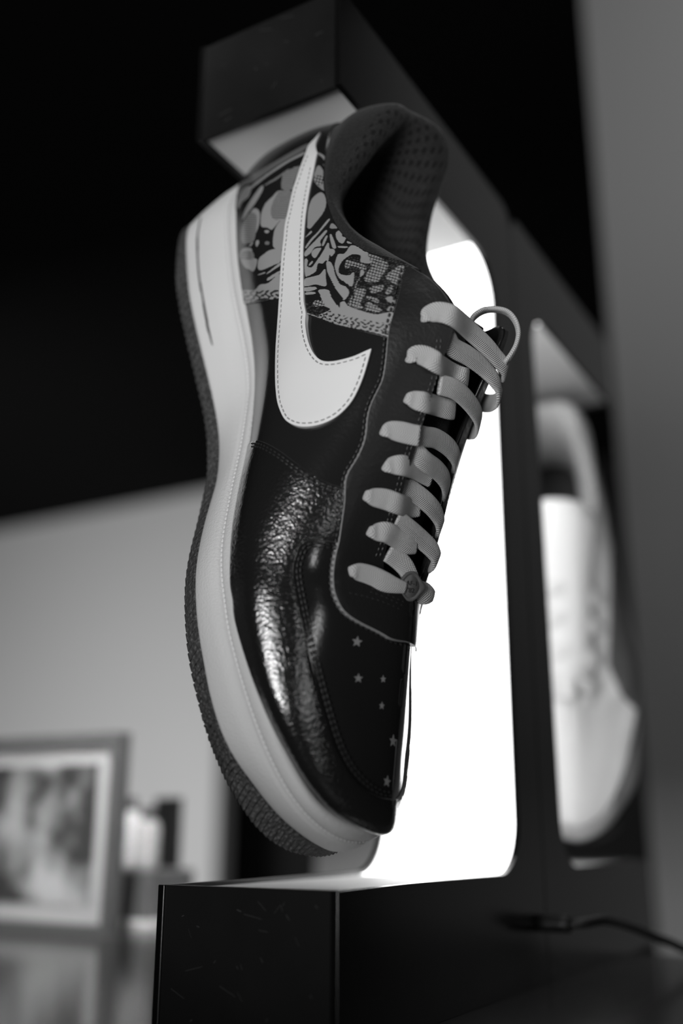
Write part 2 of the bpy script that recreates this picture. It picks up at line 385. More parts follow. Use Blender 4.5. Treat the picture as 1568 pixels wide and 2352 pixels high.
def build_sneaker(E, mats, detail=True):
    objs = {}
    # outsole ring with toothed tread edge
    n = 1440 if detail else 480
    def up(R, n=n):
        i = np.linspace(0, NR, n, endpoint=False); a = np.floor(i).astype(int); t = (i - a)[:, None]
        return R[a % NR] * (1 - t) + R[(a + 1) % NR] * t
    ro, rb = up(R_out), up(R_bnd)
    s = np.r_[0, np.cumsum(np.linalg.norm(np.diff(ro[:, :2], axis=0), axis=1))]
    ph = (s / 4.0) % 1.0
    tooth = np.where(ph < 0.78, 0.0, 1.5) + 0.5 * ph * (ph < 0.78)
    toe = np.clip((ro[:, 0] - 235) / 25, 0, 1)
    ph2 = (s / 2.6) % 1.0
    tooth = tooth * (1 - toe) + toe * (0.9 * (1 - ph2))
    def outn(R, d): 
        t = np.roll(R, -1, 0) - np.roll(R, 1, 0); nn = np.stack([t[:, 1], -t[:, 0], 0 * t[:, 0]], 1)
        nn /= np.linalg.norm(nn, axis=1, keepdims=True); return R + nn * np.asarray(d)[:, None]
    z0 = np.zeros(n)
    lv = [outn(lift(ro, 0), z0 - 8), outn(lift(ro, 0), -tooth - 0.3), outn(lift(ro, 1.0), -tooth + .2)]
    mid = 0.5 * ro + 0.5 * rb
    lv += [outn(mid, -tooth * 0.9 + 0.5), outn(lift(0.25 * ro + 0.75 * rb, 0), -tooth * .8 + .5),
           outn(lift(rb, -0.2), z0 + 0.4), outn(lift(rb, 0.4), z0 - 0.4), outn(lift(rb, .4), z0 - 9)]
    m = len(lv); V = np.stack(lv, 1).reshape(-1, 3)
    V = np.vstack([V]); fc = grid_faces(n, m, True)
    fc.append(tuple(range(0, n * m, m))[::-1])
    o = mesh_obj('outsole', V * MM, fc, mats['gum'], E, smooth=False); recalc(o); objs['outsole'] = o
    # midsole
    n2 = 720
    rbb, rg, rt = up(R_bnd, n2), up(R_grv, n2), up(R_top, n2)
    u = np.linspace(0, 1, n2, endpoint=False)
    rows = [inset(lift(rbb, 0), 9), inset(lift(rbb, .3), .6)]
    for v in np.linspace(0.0, 1, 12): rows.append(SIDE.ev(u, np.full(n2, v)))
    rows += [inset(lift(rg, -.6), 0.0), inset(lift(rg, 0.0), 1.3), inset(lift(rg, .7), .1),
             inset(0.6 * rg + 0.4 * rt, -0.7), inset(0.25 * rg + 0.75 * rt, -0.5), inset(lift(rt, -0.3), 0.1), inset(lift(rt, .6), 1.2), inset(lift(rt, .2), 3.5), inset(lift(rt, -6), 8)]
    V = np.stack(rows, 1).reshape(-1, 3)
    o = mesh_obj('midsole', V * MM, grid_faces(n2, len(rows), True), mats['white'], E); recalc(o); objs['midsole'] = o
    # insole board closing the shoe inside
    ri = inset(lift(up(R_top, 120), -4), 4); c = ri.mean(0)
    o = mesh_obj('insole', np.vstack([ri, c]) * MM, [(i, (i + 1) % 120, 120) for i in range(120)], mats['lining'], E); objs['insole'] = o
    # upper shell
    nu, nvv = 400, 44
    U, Vv = np.meshgrid(np.linspace(0, 1, nu, endpoint=False), np.linspace(0, 1, nvv), indexing='ij')
    P = UPS.ev(U, Vv)
    o = mesh_obj('upper', P.reshape(-1, 3) * MM, grid_faces(nu, nvv, True), mats['vamp'], E)
    weld(o)
    sl = o.modifiers.new('solid', 'SOLIDIFY'); sl.thickness = 0.0018; sl.offset = -1
    objs['upper'] = o
    # collar
    nu, nvv = 200, 72
    U, Vv = np.meshgrid(np.linspace(0, 1, nu), np.linspace(0, 1, nvv), indexing='ij')
    P = COLL.ev(U, Vv)
    o = mesh_obj('collar', P.reshape(-1, 3) * MM, grid_faces(nu, nvv), mats['collar'], E)
    sl = o.modifiers.new('solid', 'SOLIDIFY'); sl.thickness = 0.0008; sl.offset = -1
    uv = o.data.uv_layers.new(name='UVMap')
    li = np.empty(len(o.data.loops), dtype=np.int32); o.data.loops.foreach_get('vertex_index', li)
    su = np.r_[0, np.cumsum(np.linalg.norm(np.diff(P[:, 30], axis=0), axis=1))]
    sv = np.r_[0, np.cumsum(np.linalg.norm(np.diff(P[100], axis=0), axis=1))]
    uvs = np.stack([np.repeat(su, nvv), np.tile(sv, nu)], 1)
    uv.data.foreach_set('uv', uvs[li].astype(np.float32).ravel())
    objs['collar'] = o
    return objs
#STAGE3
# ------------------------------------------------------------------ overlays that hug the upper
SU, SV = 700.0, 90.0
def dense_px(px, step=5.0, closed=False, smooth=True): return resample(px, step=step, closed=closed, smooth=smooth)
def plate(name, uv, t, m, parent, edge=None, step=2.4, base=-0.3, surf=UPS, mirror=False, flare=0.0, bevel=0.25):
    """a leather piece cut to the closed outline uv, lifted t mm off the upper, with its own cut edge"""
    uv = np.asarray(uv, float)
    if mirror: uv = np.stack([-uv[:, 0], uv[:, 1]], 1)[::-1]
    q = uv * [SU, SV]
    keep = [0]
    for i in range(1, len(q)):
        if np.linalg.norm(q[i] - q[keep[-1]]) > 0.25: keep.append(i)
    if np.linalg.norm(q[keep[-1]] - q[0]) < 0.25: keep.pop()
    q = q[keep]; nb = len(q)
    # interior points
    lo, hi = q.min(0), q.max(0)
    gx, gy = np.meshgrid(np.arange(lo[0] + step / 2, hi[0], step), np.arange(lo[1] + step / 2, hi[1], step), indexing='ij')
    gp = np.stack([gx.ravel(), gy.ravel()], 1)
    ins = in_poly(gp, q)
    gp = gp[ins]
    if len(gp):
        dmin = np.full(len(gp), 1e9)
        for k in range(nb): dmin = np.minimum(dmin, np.linalg.norm(gp - q[k], axis=1))
        gp = gp[dmin > step * 0.45]
    allp = np.vstack([q, gp])
    vs_, es_, fs_, ov, _, _ = delaunay_2d_cdt([Vector(p) for p in allp.tolist()], [(i, (i + 1) % nb) for i in range(nb)], [], 1, 1e-6)
    P2 = np.array([(v.x, v.y) for v in vs_]) / [SU, SV]
    bidx = {}
    for i, o in enumerate(ov):
        for k in o:
            if k < nb: bidx[k] = i
    top_b = [bidx[k] for k in range(nb)]
    isb = np.zeros(len(P2), bool); isb[top_b] = True
    S = surf.ev(P2[:, 0], P2[:, 1]); N = surf.nrm(P2[:, 0], P2[:, 1])
    V = S + N * np.where(isb, t - bevel, t)[:, None]
    faces = [list(f) for f in fs_]
    # consistent orientation: outward
    a = area2(P2, faces); faces = [f if s > 0 else f[::-1] for f, s in zip(faces, a)]
    nt = len(V)
    bot = S[top_b] + N[top_b] * base
    if flare:
        tg = np.roll(bot, -1, 0) - np.roll(bot, 1, 0); tg /= np.maximum(np.linalg.norm(tg, axis=1, keepdims=True), 1e-9)
        bot = bot + np.cross(tg, N[top_b]) * (flare if poly_area(q) > 0 else -flare)
    V = np.vstack([V, V[top_b], bot])
    signed = poly_area(q) > 0
    side = []
    for k in range(nb):
        a0, a1 = nt + k, nt + (k + 1) % nb; b0, b1 = nt + nb + k, nt + nb + (k + 1) % nb
        side.append([a0, b0, b1, a1] if signed else [a1, b1, b0, a0])
    fm = [0] * len(faces) + [1] * len(side)
    sm = [True] * len(faces) + [False] * len(side)
    return mesh_obj(name, V * MM, faces + side, None, parent, smooth=sm, mats=[m, edge or m], fmat=fm)
def in_poly(P, poly):
    x, y = P[:, 0], P[:, 1]; c = np.zeros(len(P), bool); n = len(poly)
    for i in range(n):
        x0, y0 = poly[i]; x1, y1 = poly[(i + 1) % n]
        if y0 == y1: continue
        m = (y0 > y) != (y1 > y)
        c ^= m & (x < (x1 - x0) * (y - y0) / (y1 - y0) + x0)
    return c
def poly_area(q): return 0.5 * np.sum(q[:, 0] * np.roll(q[:, 1], -1) - np.roll(q[:, 0], -1) * q[:, 1])
def area2(P, faces):
    out = []
    for f in faces:
        q = P[list(f)]; out.append(poly_area(q))
    return out
def mirror_uv(uv): return np.stack([-uv[:, 0], uv[:, 1]], 1)
def offset_px(px, d):
    px = np.asarray(px, float); t = np.gradient(px, axis=0); n = np.stack([t[:, 1], -t[:, 0]], 1)
    n /= np.maximum(np.linalg.norm(n, axis=1, keepdims=True), 1e-9); return px + n * d
def stitches(name, uv, off, m, parent, pitch=2.3, length=1.5, w=0.34, surf=UPS, mirror=False):
    """a row of sewn stitches lying on the surface"""
    uv = np.asarray(uv, float)
    if mirror: uv = mirror_uv(uv)
    P = surf.ev(uv[:, 0], uv[:, 1])
    s = np.r_[0, np.cumsum(np.linalg.norm(np.diff(P, axis=0), axis=1))]
    V, Fc = [], []
    for c in np.arange(pitch / 2, s[-1] - pitch / 2, pitch):
        row = []
        ts = [c - length / 2, c - length / 4, c + length / 4, c + length / 2]; hs = [0.05, 1.0, 1.0, 0.05]
        for k, tt in enumerate(ts):
            u = np.interp(tt, s, uv[:, 0]); v = np.interp(tt, s, uv[:, 1])
            u2 = np.interp(tt + .3, s, uv[:, 0]); v2 = np.interp(tt + .3, s, uv[:, 1]); u1 = np.interp(tt - .3, s, uv[:, 0]); v1 = np.interp(tt - .3, s, uv[:, 1])
            p = surf.ev(u, v); n = surf.nrm(u, v); tg = surf.ev(u2, v2) - surf.ev(u1, v1); tg /= max(np.linalg.norm(tg), 1e-9)
            b = np.cross(tg, n); b += tg * 0.25
            ww = w * (0.55 if k in (0, 3) else 1)
            for q in ((-1, 0), (-0.6, .8), (0.6, .8), (1, 0)):
                row.append(p + n * (off + hs[k] * q[1] * w - 0.05) + b * q[0] * ww)
        i0 = len(V); V += row
        for k in range(3):
            for j in range(3): Fc.append((i0 + k * 4 + j, i0 + k * 4 + j + 1, i0 + k * 4 + j + 5, i0 + k * 4 + j + 4))
        Fc.append((i0, i0 + 1, i0 + 2, i0 + 3)); Fc.append((i0 + 15, i0 + 14, i0 + 13, i0 + 12))
    return mesh_obj(name, np.array(V) * MM, Fc, m, parent)
def arc(u0, u1, v, n=40): return np.stack([np.linspace(u0, u1, n), np.full(n, v)], 1)

SWOOSH_PX = [(735,302),(720,319),(707,332),(700,353),(689,381),(680,408),(671,435),(665,462),(659,489),(653,516),(650,546),(646,580),(643,616),(641,652),(639,688),(637,718),(634,758),(631,803),(630,848),(631,887),(635,921),(643,945),(653,963),(668,973),(689,979),(717,978),(741,972),(765,961),(786,945),(807,921),(822,893),(834,863),(843,833),(852,800)]
SWOOSH_IN = [(852,800),(842,804),(813,817),(789,824),(765,829),(741,829),(726,820),(714,803),(706,782),(701,758),(699,734),(701,718),(696,694),(695,658),(695,622),(695,577),(697,540),(700,501),(703,477),(709,441),(715,411),(721,381),(726,356),(728,349),(724,340),(724,326),(730,314),(735,302)]
EYE_PX = [(934,606),(927,629),(916,673),(905,713),(896,745),(891,776),(887,825),(880,870),(866,900),(853,927),(845,957),(841,1000),(832,1030),(816,1061),(801,1084),(794,1107),(793,1149),(788,1187),(781,1237),(780,1246),(772,1275),(767,1313),(768,1352),(778,1382),(793,1405),(820,1424),(851,1440),(881,1455),(897,1466),(916,1470),(935,1473)]
EYE_TOP = [(1037,697),(1031,695),(1021,679),(1002,655),(977,634),(951,618),(934,606)]
Q_PX = [(569,1018),(577,1012),(600,1014),(640,1035),(680,1065),(720,1093),(760,1112),(790,1121),(812,1128)]
V_PX = [(800,1248),(785,1247),(740,1240),(712,1240),(692,1250),(678,1280),(673,1310),(678,1350),(690,1410),(705,1480),(722,1550),(742,1625),(765,1700),(790,1755),(820,1795),(850,1820),(880,1834),(903,1837)]
PB_PX = [(557,698),(584,695),(624,687),(640,685),(670,700),(701,719),(739,732),(773,745),(805,752),(841,759),(869,766),(891,773),(903,776)]

def sneaker_details(E, mats):
    o = {}
    def L(px, off, **k): return UPS.look_line(dense_px(px, **k), off, 6)
    # toe overlay (wraps the whole toe)
    q = L(Q_PX, 1.1); v = L(V_PX, 1.1)
    q[0, 1] = 0; uq = q[0, 0]
    lat = np.vstack([arc(0.5, uq, 0.0, 60), q[1:]])
    vv = v.copy()
    end = np.array([[0.5, vv[-1, 1]]])
    half = np.vstack([lat, vv, end])
    halfm = np.stack([1 - half[:, 0], half[:, 1]], 1)[::-1]
    poly = np.vstack([half, halfm[1:-1]])
    plate('toe_overlay', poly, 1.1, mats['patent'], E, edge=mats['raw_mid'], flare=0.35)
    for d, nm in ((-8, 0), (-16, 1)):
        r = UPS.look_line(offset_px(dense_px(V_PX[:], 6), -d), 1.1)
        stitches('stitching', np.vstack([r[::1]]), 1.15, mats['thread_black'], E)
    for d in (7, 14):
        r = UPS.look_line(offset_px(dense_px(Q_PX[1:], 6), -d), 1.1)
        stitches('stitching', r, 1.15, mats['thread_black'], E)
    # eyestay: lateral and medial wings joined across the vamp
    e = L(EYE_PX, 2.0); et = UPS.look_line(dense_px(EYE_TOP, 5), 2.0, 4)
    uT = et[0, 0]; ub = e[-1, 0]
    thr = np.stack([np.linspace(uT, 12 / NU, 50), np.full(50, 0.995)], 1)
    thr = thr[:-1]
    vb = e[-1, 1]
    cl = UPS.look([(935, 1473)], 2.0)[0]
    ecut = e[e[:, 1] < 0.97]
    ctr = np.array([[ecut[-1, 0], 1.0]])
    half = np.vstack([ecut, ctr, [[12.05 / NU, 1.0]], thr[::-1], et[1:-1]])
    plate('eyestay', half, 2.0, mats['leather'], E, edge=mats['rawedge'], flare=0.6)
    plate('eyestay', half, 2.0, mats['leather'], E, edge=mats['leather'], mirror=True)
    for d in (9,):
        r = UPS.look_line(offset_px(dense_px(EYE_PX, 6), -d), 2.0); r = r[r[:, 1] < 0.97]
        stitches('stitching', r, 2.05, mats['thread_black'], E)
        stitches('stitching', r, 2.05, mats['thread_black'], E, mirror=True)
    for d in (10, 18):
        rt_ = UPS.look(offset_px(dense_px(EYE_TOP, 5), -d), 2.0)
        stitches('stitching', rt_[rt_[:, 1] < 0.97], 2.05, mats['thread_black'], E)
    for px in ([(799,1361),(843,1371),(891,1387),(930,1405)], [(850,1350),(880,1361),(904,1372),(935,1386)], [(846,1358),(878,1369),(902,1380),(932,1394)], [(1013,775),(1004,860),(987,915),(968,975),(944,1030),(925,1100),(906,1170),(888,1235),(868,1290)], [(1004,775),(994,860),(977,915),(958,975),(935,1030),(916,1100),(897,1170),(879,1235),(859,1290)]):
        stitches('stitching', L(px, 2.0), 2.05, mats['thread_black'], E)
    # printed heel panel
    pb = UPS.look(dense_px(PB_PX, 4, smooth=False), 1.0)
    uE = UPS.look([(915, 775), (932, 725), (946, 660)], 1.0)
    pb[0, 1] = 0
    poly = np.vstack([[[0, 0]], arc(0, pb[0, 0], 0, 12), pb[1:], uE, [[uE[2, 0], 1.0], [0, 1.0]]])
    for side in (1, -1):
        res = 0.24 if side == 1 else 0.8
        us = np.arange(0, poly[:, 0].max(), res / SU * 0.85); vs2 = np.arange(0, 1 + 1e-9, res / 62.0)
        U, W = np.meshgrid(us, vs2, indexing='ij'); nn, mm = U.shape
        ok = in_poly(np.stack([U.ravel() * SU, W.ravel() * SV], 1), poly * [SU, SV])
        Vv = UPS.pt(U * side, W, 1.0).reshape(-1, 3)
        pxs = sproj(UPS.pt(U, W, 1.0).reshape(-1, 3))
        val = print_value(pxs)
        cell = (ok.reshape(nn, mm)[:-1, :-1] & ok.reshape(nn, mm)[1:, 1:])
        ii, jj = np.nonzero(cell)
        a = ii * mm + jj; b = (ii + 1) * mm + jj
        fcs = np.stack([a, b, b + 1, a + 1], 1) if side == 1 else np.stack([a, a + 1, b + 1, b], 1)
        used = np.unique(fcs); rem = np.zeros(len(Vv), int); rem[used] = np.arange(len(used))
        ob = mesh_obj('heel_panel', Vv[used] * MM, rem[fcs], mats['print'], E)
        at = ob.data.attributes.new('printed', 'FLOAT', 'POINT'); at.data.foreach_set('value', val[used].astype(np.float32))
        so = ob.modifiers.new('solid', 'SOLIDIFY'); so.thickness = 0.0007; so.offset = -1
        if side == 1: ob['label'] = 'grey and black printed heel panel'
    for d in (6, 13):
        r = UPS.look_line(offset_px(dense_px(PB_PX[5:], 5), d), 1.0)
        stitches('stitching', r, 1.05, mats['thread_black'], E, pitch=2.6, length=1.2)
    # side logo
    outl = np.vstack([dense_px(SWOOSH_PX, 5), dense_px(SWOOSH_IN, 5, smooth=True)[1:-1]])
    uv = UPS.look_line(outl, 2.1, 3)
    tip = uv[0].copy()
    sw = plate('side_logo', uv, 2.1, mats['white_leather'], E, step=2.0)
    sw['label'] = 'white curved tick-shaped leather side logo'
    plate('side_logo', uv, 2.1, mats['white_leather'], E, step=3.0, mirror=True)['label'] = 'white curved tick-shaped leather side logo'
    a_ = offset_px(dense_px(SWOOSH_PX[3:], 5), 7.5); b_ = offset_px(dense_px(SWOOSH_IN[:-6], 5), 7.5)
    keep = lambda P: P
    stitches('stitching', UPS.look(a_[:-3], 2.1), 2.12, mats['thread_grey'], E, pitch=2.4, length=1.7, w=0.26)
    stitches('stitching', UPS.look(b_[3:], 2.1), 2.12, mats['thread_grey'], E, pitch=2.4, length=1.7, w=0.26)
    # stars printed on the vamp
    for cx, cy, r, rot, sx in ((820,1474,13.5,0.15,0.95),(823,1558,11.5,0.05,.95),(880,1560,9.5,0.0,.75),(877,1621,9.5,0.1,.72),(903,1702,15,0.1,.58),(889,1795,14,0.2,.62)):
        pts = []
        for k in range(10):
            rr = r if k % 2 == 0 else r * 0.42; aa = rot - math.pi / 2 + k * math.pi / 5
            pts.append((cx + rr * math.cos(aa) * sx, cy + rr * math.sin(aa)))
        P = resample(pts, step=1.6, closed=True, smooth=False)
        plate('star', UPS.look(P, 0.12), 0.12, mats['star'], E, step=1.2, base=0.0, bevel=0.0)
    # sewn sidewall and the long cut in the heel sidewall
    u = np.linspace(0, 1, 700)
    gsurf = Surf(np.stack([lift(R_grv, .2), lift(inset(R_grv, 0.1), .9)], 1))
    stitches('stitching', np.stack([u[:-1], np.full(699, .4)], 1), 0.15, mats['thread_white'], E, pitch=2.1, length=1.9, w=0.42, surf=gsurf)
    cut_c = [(461,499),(455,530),(453,560),(454,592),(456,624),(460,655),(465,682),(470,712),(476,745),(482,770),(488,794)]
    wd_ = [2, 2.6, 3, 3.2, 3.2, 3.2, 3.4, 3.8, 4.0, 3.6, 2.0]
    cc = np.array([(p[0], p[1], w) for p, w in zip(cut_c, wd_)], float); cc = resample(cc, step=5)
    l = cc[:, :2] - np.stack([cc[:, 2], 0 * cc[:, 2]], 1); r = cc[:, :2] + np.stack([cc[:, 2], 0 * cc[:, 2]], 1)
    uvl = SIDE.look(np.vstack([l, r[::-1]]), 0.0)
    plate('sidewall_groove', uvl, 0.12, mats['groove'], o_get(E, 'midsole'), surf=SIDE, step=2.0, base=-0.2)
    # tongue
    xs = [216, 205, 184, 163, 145, 130, 119, 111]; zs = [60, 66, 79, 92, 104, 113, 118, 119]
    rows = []
    for x, z in zip(xs, zs): rows.append([(x, -27, z - 16), (x - 2, -14, z - 6), (x - 4, 0, z - 4), (x - 2, 13, z - 7), (x, 25, z - 18)])
    T = Surf(rows, per=False)
    U, W = np.meshgrid(np.linspace(0, 1, 60), np.linspace(0, 1, 30), indexing='ij')
    tg = mesh_obj('tongue', T.ev(U, W).reshape(-1, 3) * MM, grid_faces(60, 30), mats['collar2'], E)
    sl = tg.modifiers.new('solid', 'SOLIDIFY'); sl.thickness = 0.004; sl.offset = 0
    return o
def o_get(E, nm):
    for c in bpy.data.objects:
        if c.parent == E and c.name.split('.')[0] == nm: return c

# ---- the printed heel artwork: light shapes on black, traced as outlines
def _cv(pts, s, ox, oy): return np.array([(x / s + ox, y / s + oy) for x, y in pts])
A_ = (5.807, 530, 330); B_ = (7.467, 530, 520); C_ = (5.6, 680, 500)
LIGHT = [
 (A_, [(150,1000),(200,860),(300,700),(400,570),(435,570),(410,650),(320,800),(200,960),(165,1005)], 1),
 (A_, [(190,580),(270,570),(240,700),(150,780),(100,870),(80,800),(120,680)], .8),
 (A_, [(240,640),(300,580),(480,440),(640,330),(800,230),(960,150),(975,110),(730,240),(560,350),(300,540)], 1),
 (A_, [(80,600),(160,500),(700,170),(1020,0),(1000,70),(730,225),(560,330),(300,510),(170,560),(100,700)], .45),
 (A_, [(460,540),(620,440),(760,340),(770,350),(620,470),(480,550)], .6),
 (A_, [(260,920),(300,870),(350,870),(385,930),(375,1080),(330,1200),(300,1290),(160,1310),(150,1180),(170,1060),(220,960)], 1),
 (A_, [(640,630),(800,640),(790,700),(740,960),(650,1030),(550,1145),(490,1120),(405,1100),(400,980),(415,900),(460,800),(560,700)], 1),
 (A_, [(740,370),(920,300),(840,520),(820,610),(680,600),(700,500),(690,420)], .8),
 (A_, [(570,1380),(575,1180),(640,1050),(740,980),(700,1380)], 1),
 (A_, [(445,1165),(475,1152),(508,1160),(505,1185),(470,1195)], 1),
 (A_, [(330,1350),(335,1300),(360,1285),(378,1300),(370,1340),(345,1375)], 1),
 (A_, [(450,1320),(470,1300),(505,1305),(515,1330),(495,1350),(460,1345)], .5),
 (A_, [(240,1360),(300,1310),(270,1365)], 1),
 (B_, [(460,700),(480,560),(560,480),(690,400),(870,400),(850,600),(740,660),(520,750)], 1),
 (B_, [(165,430),(240,370),(340,370),(370,440),(400,540),(450,570),(430,690),(380,775),(320,740),(250,710),(200,640),(170,560)], 1),
 (B_, [(465,825),(580,785),(590,800),(480,835)], 1), (B_, [(620,800),(840,625),(840,675),(640,805)], 1),
 (B_, [(620,930),(640,880),(830,765),(830,810),(680,910)], 1),
 (B_, [(160,1110),(280,1090),(410,1090),(500,1000),(640,970),(860,820),(840,1250),(600,1230),(500,1240),(350,1290),(200,1330),(190,1200)], 1.05),
 (A_, [(1130,350),(1170,290),(1220,340),(1250,430),(1260,630),(1110,500)], .8),
 (A_, [(1020,1080),(1030,900),(1080,740),(1190,650),(1250,690),(1270,800),(1230,920),(1130,1050),(1060,1130),(1020,1120)], .9),
 (A_, [(1230,270),(1290,330),(1290,390),(1250,330)], .8), (A_, [(1130,110),(1230,150),(1330,260),(1300,300),(1220,190)], .9),
 (C_, [(120,250),(190,170),(200,190),(140,240)], 1), (C_, [(120,370),(200,260),(280,180),(400,30),(430,30),(300,190),(200,300),(130,390)], 1),
 (C_, [(115,500),(120,430),(270,270),(310,230),(380,160),(395,180),(310,300),(320,360),(240,380),(190,450)], 1),
 (C_, [(195,460),(240,400),(320,390),(300,440),(240,520)], 1),
 (C_, [(110,540),(150,545),(140,620),(190,640),(240,590),(340,440),(400,330),(420,330),(430,400),(470,400),(500,440),(450,500),(430,470),(410,560),(380,550),(340,590),(280,590),(250,690),(150,750),(115,740)], 1),
 (C_, [(165,600),(210,550),(210,580),(170,620)], 1), (C_, [(430,230),(455,220),(510,360),(500,400),(460,370)], 1),
 (C_, [(330,350),(370,250),(405,230),(380,300),(350,360)], 1), (C_, [(430,130),(460,70),(530,130),(480,140)], .8),
 (C_, [(510,200),(550,165),(590,200),(590,240),(640,260),(600,330),(560,320),(520,270)], 1), (C_, [(540,365),(660,370),(640,390),(545,385)], 1),
 (C_, [(655,300),(720,330),(660,330)], 1),
 (C_, [(500,580),(540,470),(620,460),(700,360),(780,370),(870,430),(930,460),(960,580),(830,570),(830,490),(760,470),(700,480),(600,550),(550,640),(560,720),(680,740),(740,700),(740,800),(715,885),(640,840),(540,760),(500,650)], 1),
 (C_, [(390,570),(440,570),(480,640),(500,730),(560,850),(640,890),(680,970),(620,1060),(600,1040),(530,950),(450,800),(400,690)], 1),
 (C_, [(110,790),(200,760),(300,730),(370,660),(380,770),(380,880),(250,860),(110,880)], 1),
 (C_, [(110,900),(240,890),(260,920),(130,950)], 1), (C_, [(120,990),(130,960),(230,955),(240,980)], 1),
 (C_, [(290,930),(410,930),(460,1040),(530,1130),(560,1160),(570,1090),(630,1080),(680,1140),(1000,1240),(1240,1220),(1190,1400),(1190,1530),(900,1470),(520,1390),(330,1310),(280,1260),(440,1180),(360,1130),(310,1000)], 1.05),
 (C_, [(100,1210),(330,1290),(520,1360),(900,1440),(1190,1500),(1190,1560),(900,1480),(520,1400),(330,1320),(100,1240)], 1),
 (C_, [(820,760),(830,680),(880,640),(870,720),(840,750)], 1), (C_, [(1150,1050),(1200,1010),(1270,1040),(1250,1110)], .8), (C_, [(1165,1190),(1200,1140),(1250,1150),(1235,1200)], .8)]
GRIDS = [(C_, [(630,560),(700,545),(890,620),(880,690),(830,660),(720,620),(640,660)]), (C_, [(930,460),(1140,550),(1180,630),(1110,730),(1050,820),(870,800),(960,620)]),
 (C_, [(1150,760),(1290,640),(1330,600),(1390,640),(1330,790),(1290,860)]), (C_, [(800,780),(820,780),(770,900),(890,920),(870,1020),(820,1100),(850,1170),(720,1140),(740,1000),(760,880)]),
 (C_, [(960,890),(1130,870),(1100,940),(990,970),(950,940)]), (C_, [(910,1010),(1040,1030),(1050,1095),(930,1050)]), (C_, [(890,1190),(920,1085),(1080,1165),(1090,1205),(1000,1215)]),
 (C_, [(1145,980),(1210,865),(1245,910),(1190,985)]), (C_, [(660,1120),(700,1040),(720,1000),(700,1130)]), (C_, [(235,1070),(340,1070),(355,1130),(210,1140)]), (A_, [(1110,430),(1250,430),(1240,500),(1180,560),(1110,500)])]
HATCH = [(A_, [(640,640),(800,640),(745,960),(650,1010),(560,1000),(530,900),(560,780),(610,680)]), (A_, [(240,930),(330,940),(345,1000),(330,1200),(290,1310),(150,1320),(150,1100)]),
 (A_, [(740,370),(920,300),(840,520),(820,610),(680,600),(690,420)]), (B_, [(160,440),(370,440),(400,540),(390,560),(170,560)])]
CUTS = [(C_, [(240,740),(300,600),(340,600),(380,640),(260,760)]), (C_, [(250,600),(290,590),(300,620),(280,690),(240,720)]), (C_, [(260,800),(275,795),(262,812)])]
def print_value(px):
    val = np.zeros(len(px))
    for cv, pts, w in LIGHT:
        q = resample(_cv(pts, *cv), step=3, closed=True)
        m = in_poly(px, q); val[m] = w
    X, Y = px[:, 0], px[:, 1]
    nz = (np.sin(X * .55 + 2.1 * np.sin(Y * .31)) + np.sin(Y * .71 + 1.7 * np.sin(X * .23)) + np.sin((X + Y) * .37 + 1.3)) / 3
    ca, sa = math.cos(.27), math.sin(.27)
    gx = (X * ca + Y * sa) / 6.7; gy = (-X * sa + Y * ca) / 6.7
    grid = (np.abs(gx % 1 - .5) < .36) & (np.abs(gy % 1 - .5) < .36)
    for cv, pts in GRIDS:
        m = in_poly(px, resample(_cv(pts, *cv), step=3, closed=True)); val[m] = np.where(grid, 1.0, 0.0)[m]
    hat = ((Y - 0.06 * X) / 5.2) % 1 < .5
    for cv, pts in HATCH:
        m = in_poly(px, resample(_cv(pts, *cv), step=3, closed=True)); val[m] = np.where(hat, .85, .3)[m]
    # worn, mottled band along the sewn lower border
    band = np.interp(X, [555, 640, 700, 780, 840, 900], [670, 665, 690, 722, 735, 745])
    m = (Y > band) & (X < 690); val[m] = np.where(nz[m] > -0.05, val[m], 0.1)
    m = (Y > band) & (X >= 690); val[m] = np.where(nz[m] > -0.28, val[m], 0.1)
    fr = np.abs(nz) > 0.42; m = (val == 0) & (X > 800) & (Y > 590) & fr; val[m] = 0.12
    return val

